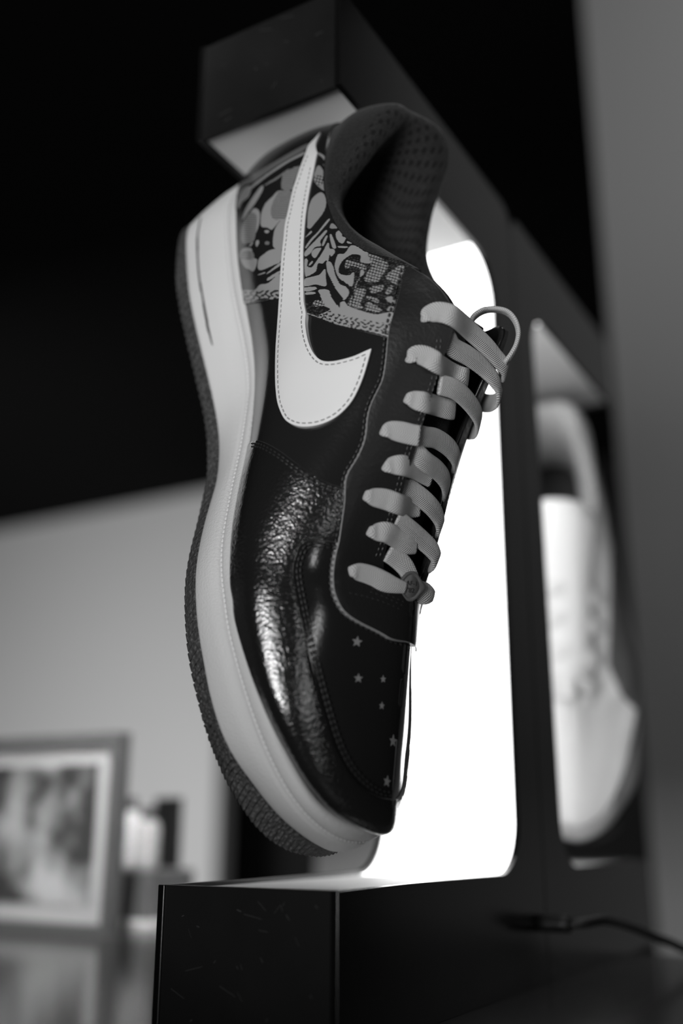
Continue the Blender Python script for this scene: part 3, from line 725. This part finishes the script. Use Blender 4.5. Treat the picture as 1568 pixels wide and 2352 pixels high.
# ------------------------------------------------------------------ laces
NI = np.array([0.52, 0, 0.85])
def lace_normal(P):
    a = np.clip(P[:, 1] / 30.0, -1.3, 1.3)
    n = NI[None] * np.cos(a)[:, None] + np.array([0, 1.0, 0])[None] * np.sin(a)[:, None]
    return n / np.linalg.norm(n, axis=1, keepdims=True)
def ribbon(name, P, W, m, parent, thick=1.5, cross=None, nrm=None):
    d = np.hstack([P, np.asarray(W, float)[:, None]]); d = resample(d, step=0.8)
    P, W = d[:, :3], d[:, 3]
    T = np.gradient(P, axis=0); T /= np.linalg.norm(T, axis=1, keepdims=True)
    if cross is None:
        N = lace_normal(P) if nrm is None else np.tile(nrm, (len(P), 1))
        B = np.cross(T, N); B /= np.linalg.norm(B, axis=1, keepdims=True); N = np.cross(B, T)
    else:
        B = np.tile(np.array(cross, float), (len(P), 1)); B -= T * (B * T).sum(1)[:, None]; B /= np.linalg.norm(B, axis=1, keepdims=True); N = np.cross(B, T)
    k = 16; V = []
    for j in range(k):
        a = 2 * math.pi * j / k; ca, sa = math.cos(a), math.sin(a)
        x = math.copysign(abs(ca) ** 0.45, ca); y = math.copysign(abs(sa) ** 0.8, sa)
        V.append(P + B * (x * W / 2)[:, None] + N * (y * thick / 2 * np.minimum(1, W / 3))[:, None])
    V = np.stack(V, 1); n = len(P)
    f = []
    for i in range(n - 1):
        for j in range(k): f.append((i * k + j, i * k + (j + 1) % k, (i + 1) * k + (j + 1) % k, (i + 1) * k + j))
    f.append(tuple(range(k))[::-1]); f.append(tuple((n - 1) * k + j for j in range(k)))
    o = mesh_obj(name, V.reshape(-1, 3) * MM, f, m, parent); recalc(o)
    # woven texture follows the ribbon
    s = np.r_[0, np.cumsum(np.linalg.norm(np.diff(P, axis=0), axis=1))]
    uv = o.data.uv_layers.new(name='UVMap'); li = np.empty(len(o.data.loops), dtype=np.int32); o.data.loops.foreach_get('vertex_index', li)
    ang = 2 * math.pi * (np.arange(k)) / k
    across = np.outer(W / 2, np.sign(np.cos(ang)) * np.abs(np.cos(ang)) ** .45)
    uvs = np.stack([np.repeat(s, k), across.ravel()], 1); uv.data.foreach_set('uv', uvs[li].astype(np.float32).ravel())
    return o
LW = 7.9
LACES = [  # (points (px, py, y mm | None = on the leather), width taper kind)
 ('over',  [(1009,883,-17),(1047,896,-8),(1079,926,4),(1098,958,15),(1095,985,23),(1080,990,27)]),
 ('over',  [(1022,770,-19),(1041,798,-13),(1076,818,-3),(1111,845,8),(1138,878,16),(1146,908,21),(1132,925,26),(1110,925,29),(1098,915,30)]),
 ('over',  [(948,996,-19),(975,1003,-13),(1002,1008,-5),(1030,1027,5),(1046,1050,13),(1044,1070,19),(1036,1076,24)]),
 ('over',  [(945,1030,-18),(974,1058,-11),(1004,1080,0),(1022,1104,9),(1024,1130,16),(1014,1143,20)]),
 ('over',  [(918,1112,-16),(950,1130,-8),(984,1157,1),(1004,1182,9),(1011,1208,14),(1002,1220,18)]),
 ('over',  [(910,1193,-15),(940,1216,-7),(970,1241,2),(994,1265,9),(1002,1286,13),(990,1298,16)]),
 ('under', [(892,1268,-13),(914,1285,-8),(932,1305,-4),(944,1330,-1),(948,1345,0)]),
 ('tip',   [(974,727,None),(986,721,None),(1009,717,-24),(1041,727,-18),(1079,760,-7),(1120,798,5),(1146,828,13),(1160,845,18),(1158,858,23)]),
 ('tip',   [(941,821,None),(955,814,None),(978,819,-22),(1006,835,-14),(1036,855,-7),(1062,866,-2),(1072,868,2)]),
 ('tip',   [(937,915,None),(950,918,None),(975,924,-20),(1003,932,-12),(1030,940,-5),(1042,941,-1)]),
 ('tip',   [(882,989,None),(897,988,None),(920,992,-22),(945,998,-16),(962,1001,-12)]),
 ('tip',   [(888,1071,None),(902,1069,None),(924,1069,-21),(952,1077,-13),(976,1090,-5),(990,1097,-1)]),
 ('tip',   [(844,1139,None),(858,1142,None),(885,1147,-21),(916,1158,-13),(944,1166,-6),(962,1164,-2)]),
 ('tip',   [(853,1221,None),(866,1222,None),(888,1223,-19),(912,1236,-12),(936,1249,-6),(955,1250,-1)]),
 ('tip',   [(810,1312,None),(824,1314,None),(850,1323,-20),(880,1336,-13),(908,1345,-7),(930,1350,-2)]),
 ('stub',  [(948,1352,3),(962,1358,6),(974,1364,9),(982,1366,12)])]
def build_laces(E, m, mm_):
    for kind, pts in LACES:
        P = []
        for x, y, yy in pts:
            if yy is None:
                uv = UPS.look([(x, y)], 3.0)[0]; P.append(UPS.pt(uv[0], uv[1], 3.0))
            else:
                p = on_y(np.array([[x, y]], float), [float(yy)])[0]
                if kind == 'tip':
                    uv = UPS.look([(x, y)], 3.2)[0]; sp_ = UPS.pt(uv[0], uv[1], 3.2)
                    if np.linalg.norm(sproj(sp_) - (x, y)) < 2.5 and np.linalg.norm(sp_ - CAML) < np.linalg.norm(p - CAML): p = sp_
                P.append(p)
        P = np.array(P); n = len(P)
        W = np.full(n, LW)
        if kind == 'tip':
            # starts down in its eyelet, narrow, then spreads out flat
            N0 = UPS.nrm(*UPS.look([pts[0][:2]], 3.0)[0])
            P = np.vstack([P[0] - N0 * 2.6 + np.array([0, -.4, 0]), P]); W = np.r_[3.2, 4.6, 6.8, np.full(n - 2, LW)]
            if pts[0][:2] == (810, 1312): W[-2:] = (6.0, 4.5)
        if kind == 'stub': W = np.array([6, 8.5, 8.5, 6.0])
        ribbon('lace', P, W, m, E, thick=1.9 if kind != 'stub' else 6.0)
    lp = [(1078,745,5),(1090,727,7),(1112,714,11),(1139,711,14),(1165,718,16),(1183,738,17),(1190,765,18),(1185,792,18),(1173,815,17),(1158,835,16)]
    P = np.array([on_y(np.array([[x, y]], float), [float(yy)])[0] for x, y, yy in lp])
    ribbon('lace', P, np.full(len(P), 7.5), m, E, thick=2.0, cross=(-.40, .82, -.42))
    # lace tag
    c = on_y(np.array([[937., 1346.]]), [-2.0])[0]
    ex = np.array([-0.02, 0.93, .25]); n = np.array([0.42, -0.46, 0.78]); n /= np.linalg.norm(n); ex -= n * (ex @ n); ex /= np.linalg.norm(ex); ey = np.cross(n, ex)
    c = c + n * 2.2
    def loc(x, y, z): return c + ex * x + ey * y + n * z
    k = 64; prof = [(4.35, -0.9), (4.6, -0.5), (4.6, 0.55), (4.35, .75), (3.7, .75), (3.55, .45), (3.35, .45), (3.2, .7), (0.0, .78)]
    V = []
    for i in range(k):
        a = 2 * math.pi * i / k; rr = 1 + 0.10 * math.cos(2 * a) * -1
        wing = 1.0 + 0.34 * max(0, abs(math.cos(a)) ** 10)
        for j, (r, z) in enumerate(prof):
            w = wing if j < 5 else 1.0
            V.append(loc(r * w * math.cos(a), r * rr * 1.14 * math.sin(a), z * (1 if w < 1.1 or j > 3 else .8)))
    V = np.array(V); f = grid_faces(k, len(prof), True)
    f.append(tuple(i * len(prof) for i in range(k)))
    tagm = mesh_obj('lace_tag', V * MM, f, mm_, E); recalc(tagm); tagm['label'] = 'dull metal medallion on the bottom lace'
    for body, size, x0, y0 in (("AF-1", 2.5, -2.35, 0.35), ("'82", 2.5, -1.6, -2.35)):
        cu = bpy.data.curves.new('lettering', 'FONT'); cu.body = body; cu.size = size * MM; cu.extrude = 0.00012; cu.resolution_u = 3
        to = bpy.data.objects.new('tmp', cu); COL.objects.link(to)
        bpy.context.view_layer.update()
        me = bpy.data.meshes.new_from_object(to.evaluated_get(bpy.context.evaluated_depsgraph_get()))
        bpy.data.objects.remove(to)
        me.materials.clear(); me.materials.append(M_['letter'])
        lo = bpy.data.objects.new('lettering', me); COL.objects.link(lo); lo.parent = tagm
        B = np.stack([ex, ey, n], 1); p = loc(x0, y0, 0.86) * MM
        lo.matrix_local = Matrix.Translation(Vector(p)) @ Matrix(B.tolist()).to_4x4()

M_['lining'] = mat('dark_lining', 0.012, 0.9)
M_['raw_mid'] = mat('cut_leather_edge', 0.10, 0.7)
M_['letter'] = mat('engraved_letter', 0.03, 0.4, metal=.5)
def uv_tex_mat(m, kind):
    nt = m.node_tree; b = nt.nodes['Principled BSDF']
    um = nt.nodes.new('ShaderNodeUVMap'); um.uv_map = 'UVMap'
    if kind == 'lace':
        sx = nt.nodes.new('ShaderNodeSeparateXYZ'); nt.links.new(um.outputs[0], sx.inputs[0])
        def mt(op, a, bb=None, cval=None):
            n = nt.nodes.new('ShaderNodeMath'); n.operation = op
            for i, v in enumerate((a, bb, cval)):
                if v is None: continue
                if isinstance(v, (int, float)): n.inputs[i].default_value = v
                else: nt.links.new(v, n.inputs[i])
            return n.outputs[0]
        x, y = sx.outputs[0], sx.outputs[1]
        ya = mt('ABSOLUTE', y)
        p = mt('ADD', mt('MULTIPLY', x, 7.5), mt('MULTIPLY', ya, 4.2))
        q = mt('MULTIPLY', y, 8.5)
        h = mt('MULTIPLY', mt('SINE', p), mt('ADD', mt('MULTIPLY', mt('SINE', q), .5), .8))
        bn = nt.nodes.new('ShaderNodeBump'); bn.inputs['Strength'].default_value = 0.65; bn.inputs['Distance'].default_value = 0.0003
        nt.links.new(h, bn.inputs['Height']); nt.links.new(bn.outputs[0], b.inputs['Normal'])
        mr = nt.nodes.new('ShaderNodeMapRange'); mr.inputs[1].default_value = -1.2; mr.inputs[2].default_value = 1.0
        mr.inputs[3].default_value = 0.34; mr.inputs[4].default_value = 0.54
        nt.links.new(h, mr.inputs[0]); cb = nt.nodes.new('ShaderNodeCombineColor')
        for i in range(3): nt.links.new(mr.outputs[0], cb.inputs[i])
        nt.links.new(cb.outputs[0], b.inputs['Base Color'])
    else:
        # staggered perforations in the collar lining
        br = nt.nodes.new('ShaderNodeTexVoronoi'); br.inputs['Scale'].default_value = 0.235; br.inputs['Randomness'].default_value = 0.0
        mp = nt.nodes.new('ShaderNodeMapping'); mp.inputs['Rotation'].default_value = (0, 0, math.radians(45)); nt.links.new(um.outputs[0], mp.inputs[0])
        nt.links.new(mp.outputs[0], br.inputs['Vector'])
        sx = nt.nodes.new('ShaderNodeSeparateXYZ'); nt.links.new(um.outputs[0], sx.inputs[0])
        mr = nt.nodes.new('ShaderNodeMapRange'); mr.inputs[1].default_value = .20; mr.inputs[2].default_value = .34
        nt.links.new(br.outputs['Distance'], mr.inputs[0])
        gt = nt.nodes.new('ShaderNodeMath'); gt.operation = 'LESS_THAN'; gt.inputs[1].default_value = 30.0; nt.links.new(sx.outputs[1], gt.inputs[0])
        mx = nt.nodes.new('ShaderNodeMath'); mx.operation = 'MAXIMUM'; nt.links.new(mr.outputs[0], mx.inputs[0]); nt.links.new(gt.outputs[0], mx.inputs[1])
        mc = nt.nodes.new('ShaderNodeMix'); mc.data_type = 'RGBA'; mc.inputs[6].default_value = g(0.004)
        old = [l for l in nt.links if l.to_socket == b.inputs['Base Color']]
        nt.links.new(old[0].from_socket, mc.inputs[7]); nt.links.new(mx.outputs[0], mc.inputs[0]); nt.links.new(mc.outputs[2], b.inputs['Base Color'])
uv_tex_mat(M_['lace'], 'lace'); M_['collar2'] = M_['collar'].copy(); M_['collar2'].name = 'dark_tongue_suede'; uv_tex_mat(M_['collar'], 'perf')
pm = mat('printed_leather', 0.3, 0.22, spec=0.45, bump=[('noise', 500, 0.2, 0.0003, 3.0)]); nt = pm.node_tree
at = nt.nodes.new('ShaderNodeAttribute'); at.attribute_name = 'printed'
mx = nt.nodes.new('ShaderNodeMix'); mx.data_type = 'RGBA'; mx.inputs[6].default_value = g(0.012); mx.inputs[7].default_value = g(0.27)
nt.links.new(at.outputs['Fac'], mx.inputs[0]); nt.links.new(mx.outputs[2], nt.nodes['Principled BSDF'].inputs['Base Color'])
M_['print'] = pm
MATS = dict(gum=M_['gum'], white=M_['white'], vamp=M_['vampleather'], collar=M_['collar'], collar2=M_['collar2'], lining=M_['lining'], patent=M_['patent'],
            leather=M_['leather'], rawedge=M_['rawedge'], raw_dark=M_['thread_black'], raw_mid=M_['raw_mid'], thread_black=M_['thread_black'], thread_grey=M_['thread_grey'], thread_white=M_['thread_white'],
            white_leather=M_['whitesmooth'], star=M_['star'], groove=M_['groove'], print=M_['print'])
shoe = empty('sneaker', 'black patent sneaker with white sole hanging toe down', 'sneaker', SHOE_MAT)
build_sneaker(shoe, MATS)
sneaker_details(shoe, MATS)
build_laces(shoe, M_['lace'], M_['metal'])

# ------------------------------------------------------------------ display stands (C-shaped, lit inside), metres
TH = 1.0449; S_ = 0.36
DA = Vector((math.cos(TH), math.sin(TH), 0)); DB = Vector((-math.sin(TH), math.cos(TH), 0))
FW, FL, FH, FT, FR = .22227 * S_, .4986 * S_, .9343 * S_, .147 * S_, .0855 * S_
P0 = Vector((-2.87e-3 * S_, 1.06333 * S_, -.05970 * S_ + CAMZ))
TABLE_Z = P0.z - FT
M_['cap'] = mat('scuffed_black_acrylic', 0.009, 0.35, spec=0.35, bump=('noise', 40, 0.05, 0.001), mix=('noise', 22, 0.013, 0.4, 0.7))
M_['arm_shaded'] = mat('shaded_arm_diffuser', 0.5, 0.5)  # same white diffuser, the arm's dimmer light painted in as grey
M_['acryl_edge'] = mat('acrylic_cut_edge', 0.03, 0.4, bump=('wave', 500, 0.4, 0.0004))
def extrude_b(name, path, b0, b1, m, parent, closed=False, thick=None, flip=False):
    """sweep an (a, z) path across the stand's depth b"""
    V = [(a, b0, z) for a, z in path] + [(a, b1, z) for a, z in path]; n = len(path)
    F_ = [(i, (i + 1) % n, n + (i + 1) % n, n + i) for i in range(n if closed else n - 1)]
    if closed: F_ += [tuple(range(n))[::-1], tuple(range(n, 2 * n))]
    o = mesh_obj(name, V, F_, m, parent, smooth=False)
    if closed: recalc(o)
    if thick:
        s = o.modifiers.new('solid', 'SOLIDIFY'); s.thickness = thick; s.offset = -1 if not flip else 1
    return o
def fil(c, r, a0, a1, n=14): return [(c[0] + r * math.cos(a0 + (a1 - a0) * k / n), c[1] + r * math.sin(a0 + (a1 - a0) * k / n)) for k in range(n + 1)]
def build_stand(name, label, origin, rot=0.0):
    E = empty(name, label, 'display stand', Matrix.Translation(origin) @ Matrix.Rotation(TH + rot, 4, 'Z'))
    t = 0.003; r = 0.026; ro = 0.014; X1 = FL + FR; Z1 = FT + FH + FT
    inner = [(0, FT)] + fil((FL - r, FT + r), r, -math.pi / 2, 0) + fil((FL - r, FT + FH - r), r, 0, math.pi / 2) + [(0, FT + FH)]
    outer = [(0, Z1)] + fil((X1 - ro, Z1 - ro), ro, math.pi / 2, 0, 6) + [(X1, 0), (0, 0)]
    for b0 in (0, FW - t):
        o = extrude_b('side_panel', inner + outer, b0, b0 + t, M_['black_panel'], E, closed=True)
        bv = o.modifiers.new('bevel', 'BEVEL'); bv.width = 0.00025; bv.segments = 2; bv.limit_method = 'ANGLE'; bv.angle_limit = 1.0
    d = 0.0018
    flo = [(0.0035, FT - d), (FL - r, FT - d)]
    lit = fil((FL - r, FT + r), r + d, -math.pi / 2, 0) + fil((FL - r, FT + FH - r), r + d, 0, math.pi / 2)
    arm = [(FL - r, FT + FH + d), (0.0035, FT + FH + d)]
    extrude_b('base_diffuser', flo, t, FW - t, M_['diffuser'], E, thick=0.002)['label'] = 'white top of the base'
    o = extrude_b('light_panel', lit, t, FW - t, M_['led'], E, thick=0.002); o['label'] = 'brightly lit white inner panel'
    extrude_b('arm_diffuser', arm, t, FW - t, M_['arm_shaded'], E, thick=0.002)['label'] = 'white underside of the arm'
    for z0, z1 in ((0, FT), (FT + FH, Z1)):
        box('end_cap', 0.0008, 0.0035, t, FW - t, z0, z1, M_['cap'], E)
    box('back_plate', X1 - t, X1 - .0005, t, FW - t, 0.001, Z1 - 0.001 - ro * .3, M_['black_panel'], E)
    box('top_plate', .001, X1 - ro * .6, t, FW - t, Z1 - t, Z1 - .0004, M_['black_panel'], E)
    return E
stand1 = build_stand('display_stand', 'nearest black C-shaped display stand with brightly lit inner panel', P0 - Vector((0, 0, FT)))
# hairline scratches on the two end caps of the nearest stand
sr = random.Random(3); M_['scr'] = mat('worn_scratch', .07, .5)
for nn_, zlo in ((24, 0), (11, FT + FH)):
    V, Fc = [], []
    for k in range(nn_):
        z0 = sr.uniform(.004, FT - .004) + zlo; b0 = sr.uniform(.006, FW - .012); L_ = sr.choice([.0012, .002, .004, .008]); a0 = sr.uniform(-1.2, 1.2); w_ = .00006 if L_ > .003 else .00013
        z1 = min(max(z0 + L_ * math.sin(a0), z0 - .003), z0 + .003); b1 = b0 + L_ * math.cos(a0); i = len(V)
        V += [(.00070, b0, z0 - w_), (.00070, b1, z1 - w_), (.00070, b1, z1 + w_), (.00070, b0, z0 + w_)]; Fc.append((i, i + 1, i + 2, i + 3))
    so_ = mesh_obj('scratches', V, Fc, M_['scr'], stand1, smooth=False); so_['kind'] = 'stuff'
    sd_ = so_.modifiers.new('solid', 'SOLIDIFY'); sd_.thickness = .00015; sd_.offset = 0
A2E = (.672 + .4986) * S_
stand2 = build_stand('display_stand', 'black display stand at the right, back to back with the nearest stand', P0 - Vector((0, 0, FT)) + DA * A2E + DB * FW, math.pi)

# ------------------------------------------------------------------ second sneaker
M_['w2'] = mat('white_leather_upper', 0.72, 0.5, bump=('noise', 300, .1, .0005)); M_['g2'] = mat('light_grey_collar_fabric', 0.40, 0.85)
M_['dk2'] = mat('charcoal_leather', 0.03, 0.5); M_['r2'] = mat('white_rubber', 0.6, 0.55); M_['o2'] = mat('black_outsole_rubber', 0.02, 0.6)
M_['lace2'] = mat('white_flat_lace', 0.66, 0.8)
c2 = P0 + DA * (A2E - .040) + DB * .040
SH2 = Vector((.005, .012, 0.000)); SHS = 1.0; ROT2 = -64
M2 = Matrix.Translation(Vector((c2.x, c2.y, CAMZ + .1427)) + SH2) @ Matrix.Rotation(math.radians(-3), 4, 'X') @ Matrix.Rotation(math.radians(ROT2), 4, 'Z') @ Matrix.Scale(SHS, 4) @ Matrix.Translation(-Vector((0.0, 0.409, CAMZ + .1427))) @ SHOE_MAT
shoe2 = empty('sneaker', 'pale low sneaker hanging toe down, half hidden behind the nearest stand', 'sneaker', M2)
build_sneaker(shoe2, dict(gum=M_['o2'], white=M_['r2'], vamp=M_['w2'], collar=M_['g2'], lining=M_['dk2']), detail=False)
def side_plate(E):
    for mir in (False, True):
        uv = np.vstack([arc(0.04, 0.33, 0.02, 60), [[.325, .3], [.30, .55], [.27, .72], [.19, .70], [.12, .6], [.05, .6]]])
        plate('quarter_overlay', uv, 1.4, M_['mid2'], E, step=4, mirror=mir)['label'] = 'grey side panel'
    band = np.vstack([arc(0.06, 0.94, 0.0, 160), arc(0.94, 0.06, 0.17, 160)])
    plate('toe_bumper', band, 1.0, M_['dk2'], E, step=3)['label'] = 'dark band around the toe'
M_['mid2'] = mat('mid_grey_leather', 0.10, 0.5)
side_plate(shoe2)
for k in range(5):
    u = 0.225 + k * 0.0225
    for sgn in (1, -1):
        a_uv = (u, .93); P = [UPS.pt(a_uv[0] * 1.0 if sgn == 1 else -a_uv[0], a_uv[1] - .10, 1.0), UPS.pt(sgn * u, .98, 3.0)]
        q = UPS.pt(-sgn * (u - .016), .98, 2.0); mid = (P[-1] + q) / 2 + NI * (7 + sgn)
        ribbon('lace', np.array([P[0], P[1], mid, q]), [7, 10, 10, 10], M_['lace2'], shoe2, thick=4.2)
rows = []
for x, z, w in ((214, 64, 12), (190, 82, 16), (165, 98, 18), (140, 116, 20), (122, 129, 23), (110, 136, 25), (104, 137, 23)):
    rows.append([(x + 2, -w, z - 12), (x, -w * .6, z - 1), (x - 1, 0, z + 3), (x, w * .6, z - 1), (x + 2, w, z - 12)])
TG2 = Surf(rows, per=False); U, W = np.meshgrid(np.linspace(0, 1, 60), np.linspace(0, 1, 30), indexing='ij')
tg = mesh_obj('tongue', TG2.ev(U, W).reshape(-1, 3) * MM, grid_faces(60, 30), M_['w2'], shoe2)
sl = tg.modifiers.new('solid', 'SOLIDIFY'); sl.thickness = 0.006; sl.offset = -1
# small dark emblem printed on that tongue
def tongue_patch(pts, name='emblem'):
    q = resample(pts, step=.4, closed=True, smooth=False); cpt = q.mean(0)
    def ev(p): return TG2.ev(p[:, 0], p[:, 1]) + NI * 0.9
    uv = np.stack([1 - q[:, 1] / 100, 0.5 + q[:, 0] / 60], 1)
    c = np.array([[1 - cpt[1] / 100, .5 + cpt[0] / 60]])
    V = np.vstack([ev(uv), ev(c)]); n = len(q)
    V = np.vstack([V, V - NI * 1.2])
    f = [(i, (i + 1) % n, n) for i in range(n)] + [(i, (i + 1) % n, n + 1 + (i + 1) % n, n + 1 + i) for i in range(n)]
    o = mesh_obj(name, V * MM, f, M_['dk2'], tg, smooth=False); return recalc(o)
tongue_patch([(-2, 22), (1.2, 22), (1.4, 30), (1.0, 36), (-1, 36.5), (-2.4, 33), (-1.8, 29), (-1.6, 26), (-3, 23.5)])
tongue_patch([(8, 12), (10, 12), (11, 14), (10, 16), (8, 15.5)])

# ------------------------------------------------------------------ room and table
def wpt(px, py, z=None, A=None):
    """world point seen at a photo pixel, on a horizontal plane z or on a vertical plane across DA"""
    d = FWD + (px - CX) / F * RT - (py - CY) / F * UP
    if z is not None: t = (z - CAMZ) / d[2]
    else: t = A / (d[0] * DA.x + d[1] * DA.y)
    return Vector((d[0] * t, d[1] * t, d[2] * t + CAMZ))
def AB(p): return p.x * DA.x + p.y * DA.y, p.x * DB.x + p.y * DB.y
RZ = Matrix.Rotation(TH, 4, 'Z')
def room_box(name, a0, a1, b0, b1, z0, z1, m, kind=None, label=None, cat=None, bevel=0, parent=None):
    o = box(name, a0, a1, b0, b1, z0, z1, m, parent, bevel)
    if not parent: o.matrix_world = RZ
    if kind: o['kind'] = kind
    if label: tag(o, label, cat)
    return o
M_['wall'] = mat('pale_grey_wall_paint', 0.55, 0.8, bump=('noise', 30, .1, .002))
M_['dark'] = mat('dark_wall_paint', 0.012, 0.8, spec=0.1); M_['ceil'] = mat('dark_ceiling_paint', 0.005, 0.95, spec=0.05)
M_['floor'] = mat('dark_floor', 0.05, 0.5)
M_['table'] = mat('polished_black_table', 0.03, 0.2, spec=0.8, coat=0.5, coat_rough=0.1, bump=('noise', 900, .08, .0003), mix=('noise', 1500, .035, .45, .65))
WA = 3.9; CZ = 2.43
_, wb = AB(wpt(497, 1850, A=WA))
room_box('wall_left', WA, WA + .1, wb, 6.0, 0, CZ, M_['wall'], 'structure')
room_box('wall_back', WA + .5, WA + .6, -6.5, wb + .3, 0, CZ, M_['dark'], 'structure')
room_box('wall_front', -3.2, -3.1, -6.5, 6.0, 0, CZ, M_['dark'], 'structure')
room_box('wall_right', -3.1, WA + .5, -6.6, -6.5, 0, CZ, M_['dark'], 'structure')
room_box('floor', -3.2, WA + .6, -6.6, 6.0, -.1, 0, M_['floor'], 'structure')
room_box('ceiling', -3.2, WA + .6, -6.6, 6.0, CZ, CZ + .1, M_['ceil'], 'structure')
# table
ta, tb = AB(wpt(245, 2138, z=TABLE_Z))
tab = empty('table', 'polished dark tabletop under the display stands', 'table', RZ)
room_box('tabletop', -.25, ta + .06, -1.6, 1.5, TABLE_Z - .03, TABLE_Z, M_['table'], parent=tab, bevel=.002)
for a_ in (-.15, ta - .08):
    for b_ in (-1.5, 1.4): room_box('leg', a_, a_ + .05, b_, b_ + .05, 0, TABLE_Z - .03, M_['dark'], parent=tab)
# column at the right
M_['col'] = mat('grey_painted_column', 0.22, 0.7)
ca, cb = AB(wpt(1432, 1176, A=1.5))
room_box('column', ca, ca + .5, cb - 0.8, cb, 0, CZ, M_['col'], label='grey square column at the right behind the second sneaker', cat='column')

# picture frame standing at the left
pbr = wpt(247, 2158, z=TABLE_Z); pa, pb_ = AB(pbr)
ptr = wpt(262, 1682, A=pa); ph = ptr.z - TABLE_Z; pw = .21
M_['fr'] = mat('dark_grey_frame', 0.11, 0.4); M_['mat_'] = mat('pale_card_mount', 0.45, 0.8)
M_['art'] = mat('grey_photo_print', 0.05, 0.4, mix=('noise', 22, .5, .42, .66))
pf = empty('picture_frame', 'blurred framed grey picture standing at the left on the table', 'picture frame', RZ @ Matrix.Translation((pa, pb_, TABLE_Z)))
bw = .0085
box('frame_rail', 0, .012, 0, pw, 0, bw, M_['fr'], pf); box('frame_rail', 0, .012, 0, pw, ph - bw, ph, M_['fr'], pf)
box('frame_rail', 0, .012, 0, bw, bw, ph - bw, M_['fr'], pf); box('frame_rail', 0, .012, pw - bw, pw, bw, ph - bw, M_['fr'], pf)
box('mount', .004, .006, bw, pw - bw, bw, ph - bw, M_['mat_'], pf)
box('picture', .003, .004, bw + .013, pw - bw - .013, bw + .012, ph - bw - .013, M_['art'], pf)
# small things beyond it
M_['bw_'] = mat('white_plastic', .62, .4); M_['bg_'] = mat('grey_plastic', .45, .4); M_['bk_'] = mat('black_plastic', .015, .4)
def lathe(name, prof, m, parent, n=40):
    V = [(r * math.cos(2 * math.pi * i / n), r * math.sin(2 * math.pi * i / n), z) for i in range(n) for r, z in prof]
    f = grid_faces(n, len(prof), True); f.append(tuple(i * len(prof) for i in range(n))[::-1]); f.append(tuple((i + 1) * len(prof) - 1 for i in range(n)))
    return recalc(mesh_obj(name, V, f, m, parent))
A2 = pa + .07
trl = wpt(240, 2128, A=A2); 
def at_px(px, py, A): return AB(wpt(px, py, A=A)) + (wpt(px, py, A=A).z,)
# white tray with a dark box, two bottles standing on it and a dark panel behind them
_, b1, z1 = at_px(246, 2140, A2); _, b0, z0 = at_px(362, 2120, A2)
room_box('tray', A2 - .01, A2 + .07, b0, b1, TABLE_Z, TABLE_Z + .006, M_['bw_'], label='thin white tray on the table beside the picture frame', cat='tray', bevel=.001)
_, bl, zt = at_px(268, 1998, A2); _, br, _z = at_px(346, 1998, A2)
room_box('carton', A2, A2 + .055, br, bl, TABLE_Z + .006, zt, M_['fr'], label='dark square box on the white tray', cat='box', bevel=.002)
def bottle(px, top_py, rad, m, mc, label, gr=None):
    A3 = A2 + .027; a, b, z = at_px(px, top_py, A3); E = empty('bottle', label, 'bottle', RZ @ Matrix.Translation((a, b, zt)))
    h = z - zt
    lathe('body', [(rad * .9, 0), (rad, .003), (rad, h * .68), (rad * .8, h * .78), (rad * .45, h * .82)], m, E)
    lathe('cap', [(rad * .5, h * .8), (rad * .55, h * .81), (rad * .55, h * .99), (rad * .45, h)], mc, E)
bottle(297, 1832, .012, M_['bw_'], M_['bk_'], 'white bottle with a black cap on the dark box, nearer the picture frame')
bottle(340, 1856, .0105, M_['bg_'], M_['bk_'], 'pale grey bottle on the dark box, the shorter of the two bottles')
_, c1, zc = at_px(352, 1832, A2 + .06); _, c0, _z = at_px(404, 1832, A2 + .06)
room_box('board', A2 + .062, A2 + .070, c0, c1 + .0, TABLE_Z, zc, M_['bk_'], label='dark upright board behind the two bottles', cat='board', bevel=.001)
_, c1, zc = at_px(640, 1880, ta + .45); _, c0, _z = at_px(900, 1880, ta + .45)
# pale cabinet seen under the shoe
room_box('cabinet', ta + .45, ta + .75, c0, c1 - .05, 0, zc, M_['wall'], label='pale cabinet in the background below the shoe', cat='cabinet', bevel=.004)
# cable of the stand
def tube(name, pts, r, m, parent=None, n=14):
    P = resample(pts, step=.004); T = np.gradient(P, axis=0); T /= np.linalg.norm(T, axis=1, keepdims=True)
    up = np.array([0, 0, 1.]); B = np.cross(T, up); B /= np.linalg.norm(B, axis=1, keepdims=True); N = np.cross(B, T)
    V = np.stack([P + B * r * math.cos(2 * math.pi * k / n) + N * r * math.sin(2 * math.pi * k / n) for k in range(n)], 1)
    f = grid_faces(len(P), n); f += [(i * n + n - 1, (i + 1) * n + n - 1, (i + 1) * n, i * n) for i in range(len(P) - 1)]
    f += [tuple(range(n)), tuple((len(P) - 1) * n + k for k in range(n))[::-1]]
    return recalc(mesh_obj(name, V.reshape(-1, 3), f, m, parent))
pc = P0 + DA * (.555 * S_) + Vector((0, 0, -.068 * S_))
ce = empty('power_cable', 'dark power cable plugged into the side of the nearest stand', 'cable', Matrix.Translation(pc))
nB = -DB; zt = TABLE_Z + .0032 - pc.z
def q3(v, dz): return (v.x, v.y, dz)
tube('plug', [q3(nB * .0, 0), q3(nB * .008, 0), q3(nB * .016, 0)], .0042, M_['bk_'], ce)
tube('cord', [q3(nB * .015, 0), q3(nB * .022 + DA * .004, .0005), q3(nB * .028 + DA * .02, .001), q3(nB * .032 + DA * .05, -.004), q3(nB * .04 + DA * .09, -.014), q3(nB * .055 + DA * .13, zt), q3(nB * .09 + DA * .17, zt), q3(nB * .16 + DA * .20, zt), q3(nB * .26 + DA * .21, zt)], .0024, M_['bk_'], ce)
